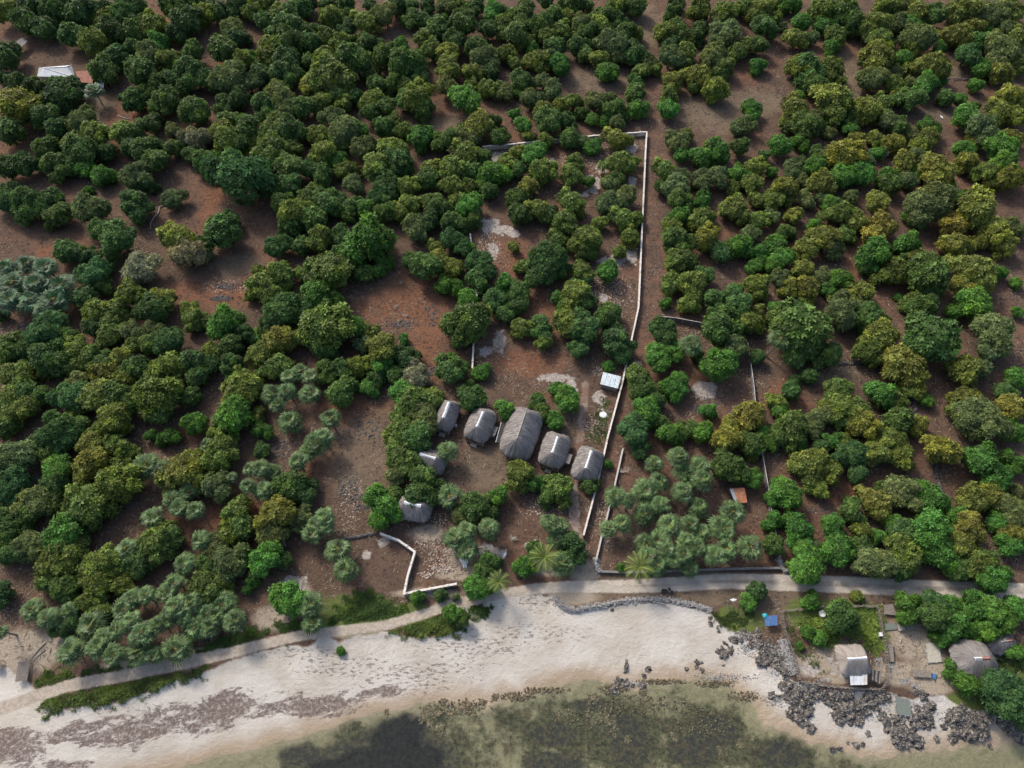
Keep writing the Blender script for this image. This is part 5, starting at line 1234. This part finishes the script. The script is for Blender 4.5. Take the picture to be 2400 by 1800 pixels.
heap('lava_stones', 'dark field stones scattered over the left-hand clearings', [(815, 1150, 30, 40), (850, 1180, 26, 26), (860, 1000, 50, 40), (540, 672, 40, 8), (520, 700, 26, 8), (1010, 720, 20, 50), (940, 760, 40, 12), (1000, 870, 30, 12), (650, 1050, 40, 30), (780, 1010, 40, 40), (60, 770, 30, 14), (90, 1130, 22, 16), (280, 1180, 50, 20), (1280, 1185, 40, 24)], 1300, 'lava', (.12, .42), 6)
heap('beach_rubble', 'white coral rubble strewn among the shore rocks', [(1880, 1610, 40, 16), (1960, 1625, 60, 14), (2060, 1650, 60, 20), (2130, 1670, 50, 30), (2240, 1680, 50, 20), (1760, 1520, 30, 20), (1740, 1490, 30, 14), (1700, 1585, 80, 10), (1830, 1640, 40, 14), (2000, 1680, 60, 16), (2330, 1680, 50, 20), (1820, 1550, 16, 40), (1470, 1600, 40, 8)], 1900, 'pale_stone', (.06, .24), 7)
heap('reef_rubble', 'brown reef rubble along the waterline', [(1210, 1630, 40, 12), (1280, 1615, 60, 8), (1560, 1595, 60, 6), (1440, 1612, 40, 14), (1680, 1600, 50, 8), (1750, 1630, 40, 12), (1080, 1655, 90, 20), (1500, 1650, 100, 30), (1380, 1680, 90, 30), (1650, 1690, 80, 40)], 1500, 'reef_rock', (.08, .34), 8)

# bare trees, dead brush, fallen trunks
def bare(seed, spread=.9, n=11):
    r_ = random.Random(seed)
    m = MB()
    def grow(p, d, L, r, lev):
        e = p + d * L
        m.bar(p, e, r, r * .6, 4)
        if lev < 3:
            for _ in range(3 if lev else n // 2):
                nd = (d * .6 + Vector((r_.uniform(-1, 1), r_.uniform(-1, 1), r_.uniform(-.1, .8))) * spread).normalized()
                grow(p.lerp(e, r_.uniform(.5, 1)), nd, L * r_.uniform(.55, .8), r * .55, lev + 1)
    grow(Vector((0, 0, -.03)), Vector((0, 0, 1)), .45, .05, 0)
    return m.mesh('branches', M['dead_wood'])
BARE = [bare(i) for i in range(3)]
for i, (tk, x, y, r, lab) in enumerate([('D', 140, 31, 7, 'bleached bare treetop in the upper right orchard'), ('D', 104, 130, 5, 'small white bare tree near the right clearing'), ('D', 177, 44, 5, 'grey bare branches among green trees at upper right'), ('D', 124, 153, 7, 'wide grey bare tree at the right of the upper orchard'),
        ('C', 199, 27, 6, 'grey leafless tree left of the upper right clearing'), ('A', 152, 114, 6, 'bleached bare tree in the upper left clearing'), ('L', 208, 78, 9, 'large grey leafless tree at the right edge'), ('C', 136, 119, 4, 'dead grey stump with branches beside the lane top'),
        ('F', 120, 98, 5, 'grey dead shrub in the red clearing, largest of three'), ('F', 98, 100, 4, 'grey dead shrub in the red clearing, left of three'), ('F', 130, 106, 5, 'grey dead shrub in the red clearing, lower right of three'), ('F', 126, 78, 3.5, 'dead shrub at the top of the red clearing'),
        ('K', 2, 132, 9, 'large grey brush heap below the huts'), ('K', 96, 76, 9, 'grey dead brush between low wall and fan palms'), ('K', 192, 22, 6, 'dark dead brush in the clearing right of the lane'), ('K', 160, 12, 5, 'dead brush below the pale sand patch right of the lane'),
        ('J', 22, 136, 6, 'grey leafless branches in the lower left grove'), ('E', 118, 138, 6, 'grey bare branches in the middle of the left grove')]):
    px, py = TP(tk, x, y)
    rw = r * 10 / ZF * depth_at(px, py, 1) / FOC
    low = 'brush' in lab or 'shrub' in lab or 'stump' in lab
    c0 = W(px, py, rw * (.3 if low else .9) + (0 if low else 2.0))
    root = thing('dead_brush' if low else 'bare_tree', lab, 'brush' if low else 'tree', (c0.x, c0.y, 0), i * 1.3)
    root.scale = (rw * 1.5, rw * 1.5, rw * (.5 if low else 1.1) + (0 if low else 2.2))
    add('branches', BARE[i % 3], root)
def log(label, pts, r=.16):
    P = [W(*q, .15) for q in pts]
    o = Vector((P[0].x, P[0].y, 0))
    m = MB()
    for i, (a, b) in enumerate(zip(P[:-1], P[1:])):
        m.bar(a - o, b - o, r * (1 - .7 * i / len(P)), r * (1 - .7 * (i + 1) / len(P)), 6)
    root = thing('fallen_trunk', label, 'log', o)
    add('trunk', m.mesh('trunk', M['dead_wood']), root)
TE = lambda x, y: TP('E', x, y)
log('long bleached fallen trunk curving across the left clearing', [TE(152, 6), TE(146, 10), TE(138, 13), TE(137, 18), TE(133, 22), TE(130, 27), TE(130, 32)], .3)
log('grey fallen branch in the clearing below the upper left house', [TP('A', 102, 100), TP('A', 106, 101.5), TP('A', 112, 103)], .2)
log('pale driftwood trunk on the yard beside the timber stack', [P2(115, 53), P2(114.5, 56), P2(114, 58)], .18)
log('bent pole lying beside the lane mouth', [TP('K', 60, 157), TP('K', 58, 160)], .12)
log('long dark pole on the sandy clearing, upper of two, lower left', [MX(980, 240), MX(800, 420), MX(640, 610)], .14)
log('long dark pole on the sandy clearing, lower of two, lower left', [MX(960, 400), MX(820, 520), MX(690, 640)], .12)
log('white crooked branch at the bottom of the right orchard', [TP('L', 103, 156), TP('L', 107, 154), TP('L', 110, 150)], .12)
log('driftwood branches washed up below the curved sea wall', [TP('O', 125, 23), TP('O', 131, 24), TP('O', 137, 28)], .16)
# dark charred stump beside the coastal track
m_ = lump(41, 3, .6, .7); m_.materials.append(M['dark_gap'])
for i, (x, y, s) in enumerate([(132, 13.5, .7), (138, 14.5, .45), (136, 11.5, .35)]):
    c0 = TW('O', x, y)
    o = add('charred_stump', m_, None, (c0.x, c0.y, .05), i); o.scale = (s, s * .7, s * .7)
    tag(o, ['larger black charred stump beside the coastal track', 'smaller black charred stump right of the larger one by the track', 'tiny black charred stump above the other two by the track'][i], 'stump')

# ------------------------------------------------------------------ dry litter, twigs and grass tufts on the soil (uncountable)
tl = NT('dry_litter')
lv = tl.attr('leafvar')
lc = tl.mix(tl.attr('flush_sheen'), (0.10, 0.075, 0.06), (0.33, 0.27, 0.20))
M['litter'] = tl.fin(tl.mix(1.0, lc, tl.n('CombineColor', 0, Red=lv, Green=lv, Blue=lv), 'MULTIPLY'), 0.95, 0.1)
r_ = np.random.default_rng(99)
n = 150000
PX = np.column_stack([r_.uniform(-60, 2460, n), 1800 - 1860 * r_.random(n) ** .8])
dx, dv = (PX[:, 0] - 1200) / FOC, -(PX[:, 1] - 900) / FOC
tt = -CAM_H / (dv * st - ct)
P = np.column_stack([dx * tt, (dv * ct + st) * tt])
clump = np.sin(P[:, 0] * .21 + 2 * np.sin(P[:, 1] * .13)) * np.sin(P[:, 1] * .19 + 1.7 * np.sin(P[:, 0] * .11)) + .5 * np.sin(P[:, 0] * .7) * np.sin(P[:, 1] * .63)
a_, b_ = shore(P)
keep = (a_ < -2) & (r_.random(n) < np.clip(.45 + .5 * clump, .08, 1)) & (dist_line(P, ROAD) > 3)
P, clump = P[keep], clump[keep]
n = len(P)
ang = r_.uniform(0, 6.28, n)
ln, wd = r_.uniform(.12, .5, n), r_.uniform(.02, .07, n)
D, S = np.column_stack([np.cos(ang), np.sin(ang)]), np.column_stack([-np.sin(ang), np.cos(ang)])
z0 = r_.uniform(.02, .10, n)
def cn(a, b, dz):
    return np.column_stack([P + D * (ln * a)[:, None] + S * (wd * b)[:, None], z0 + dz])
V = np.stack([cn(-1, -1, 0), cn(1, -1, r_.uniform(0, .12, n)), cn(1, 1, r_.uniform(0, .12, n)), cn(-1, 1, 0)], 1)
fl = np.clip(.5 + .35 * clump + r_.uniform(-.5, .5, n), 0, 1)
me = mesh_np('dry_litter', V.reshape(-1, 3), np.arange(4 * n).reshape(-1, 4), M['litter'], False, dict(leafvar=np.repeat(r_.uniform(.6, 1.25, n), 4), flush_sheen=np.repeat(fl, 4)))
tag(add('dry_litter', me), 'dry twigs and fallen leaves scattered over the soil', 'litter', kind='stuff')
n = 9000
P = np.column_stack([r_.uniform(-190, 190, n), r_.uniform(40, 250, n)])
a_, b_ = shore(P)
P = P[(a_ < -2) & (dist_line(P, LANE) > 2.2) & (dist_line(P, ROAD) > 3) & (np.sin(P[:, 0] * .13 + 1) * np.sin(P[:, 1] * .11) > -.35)]
V, F = rosettes(np.column_stack([P, np.zeros(len(P))]), np.tile([[0, 0, 1.]], (len(P), 1)), r_.uniform(.25, .75, len(P)), 7, r_, .16, (.3, 1.3))
me = mesh_np('grass_tufts', V, F, M['litter'], False, dict(leafvar=np.repeat(r_.uniform(.5, 1.2, len(P)), 28), flush_sheen=np.repeat(r_.uniform(0, 1, len(P)), 28)))
tag(add('grass_tufts', me), 'dry grass tufts dotted over the orchard soil', 'grass', kind='stuff')
heap('lava_stones', 'small dark stones strewn along lane edges and orchard clearings', [(1450, 190, 60, 20), (1700, 230, 80, 40), (1780, 180, 40, 30), (1960, 130, 30, 60), (1960, 190, 30, 40), (1560, 500, 12, 100), (1540, 640, 14, 80), (2090, 700, 30, 60), (2380, 660, 12, 40), (1680, 940, 40, 20), (1640, 960, 30, 14), (1730, 960, 30, 14), (1000, 100, 40, 12), (1820, 200, 20, 40), (2150, 860, 20, 20), (2300, 1240, 30, 30), (1930, 1190, 40, 20), (470, 560, 40, 40)], 1500, 'lava', (.10, .30), 16)
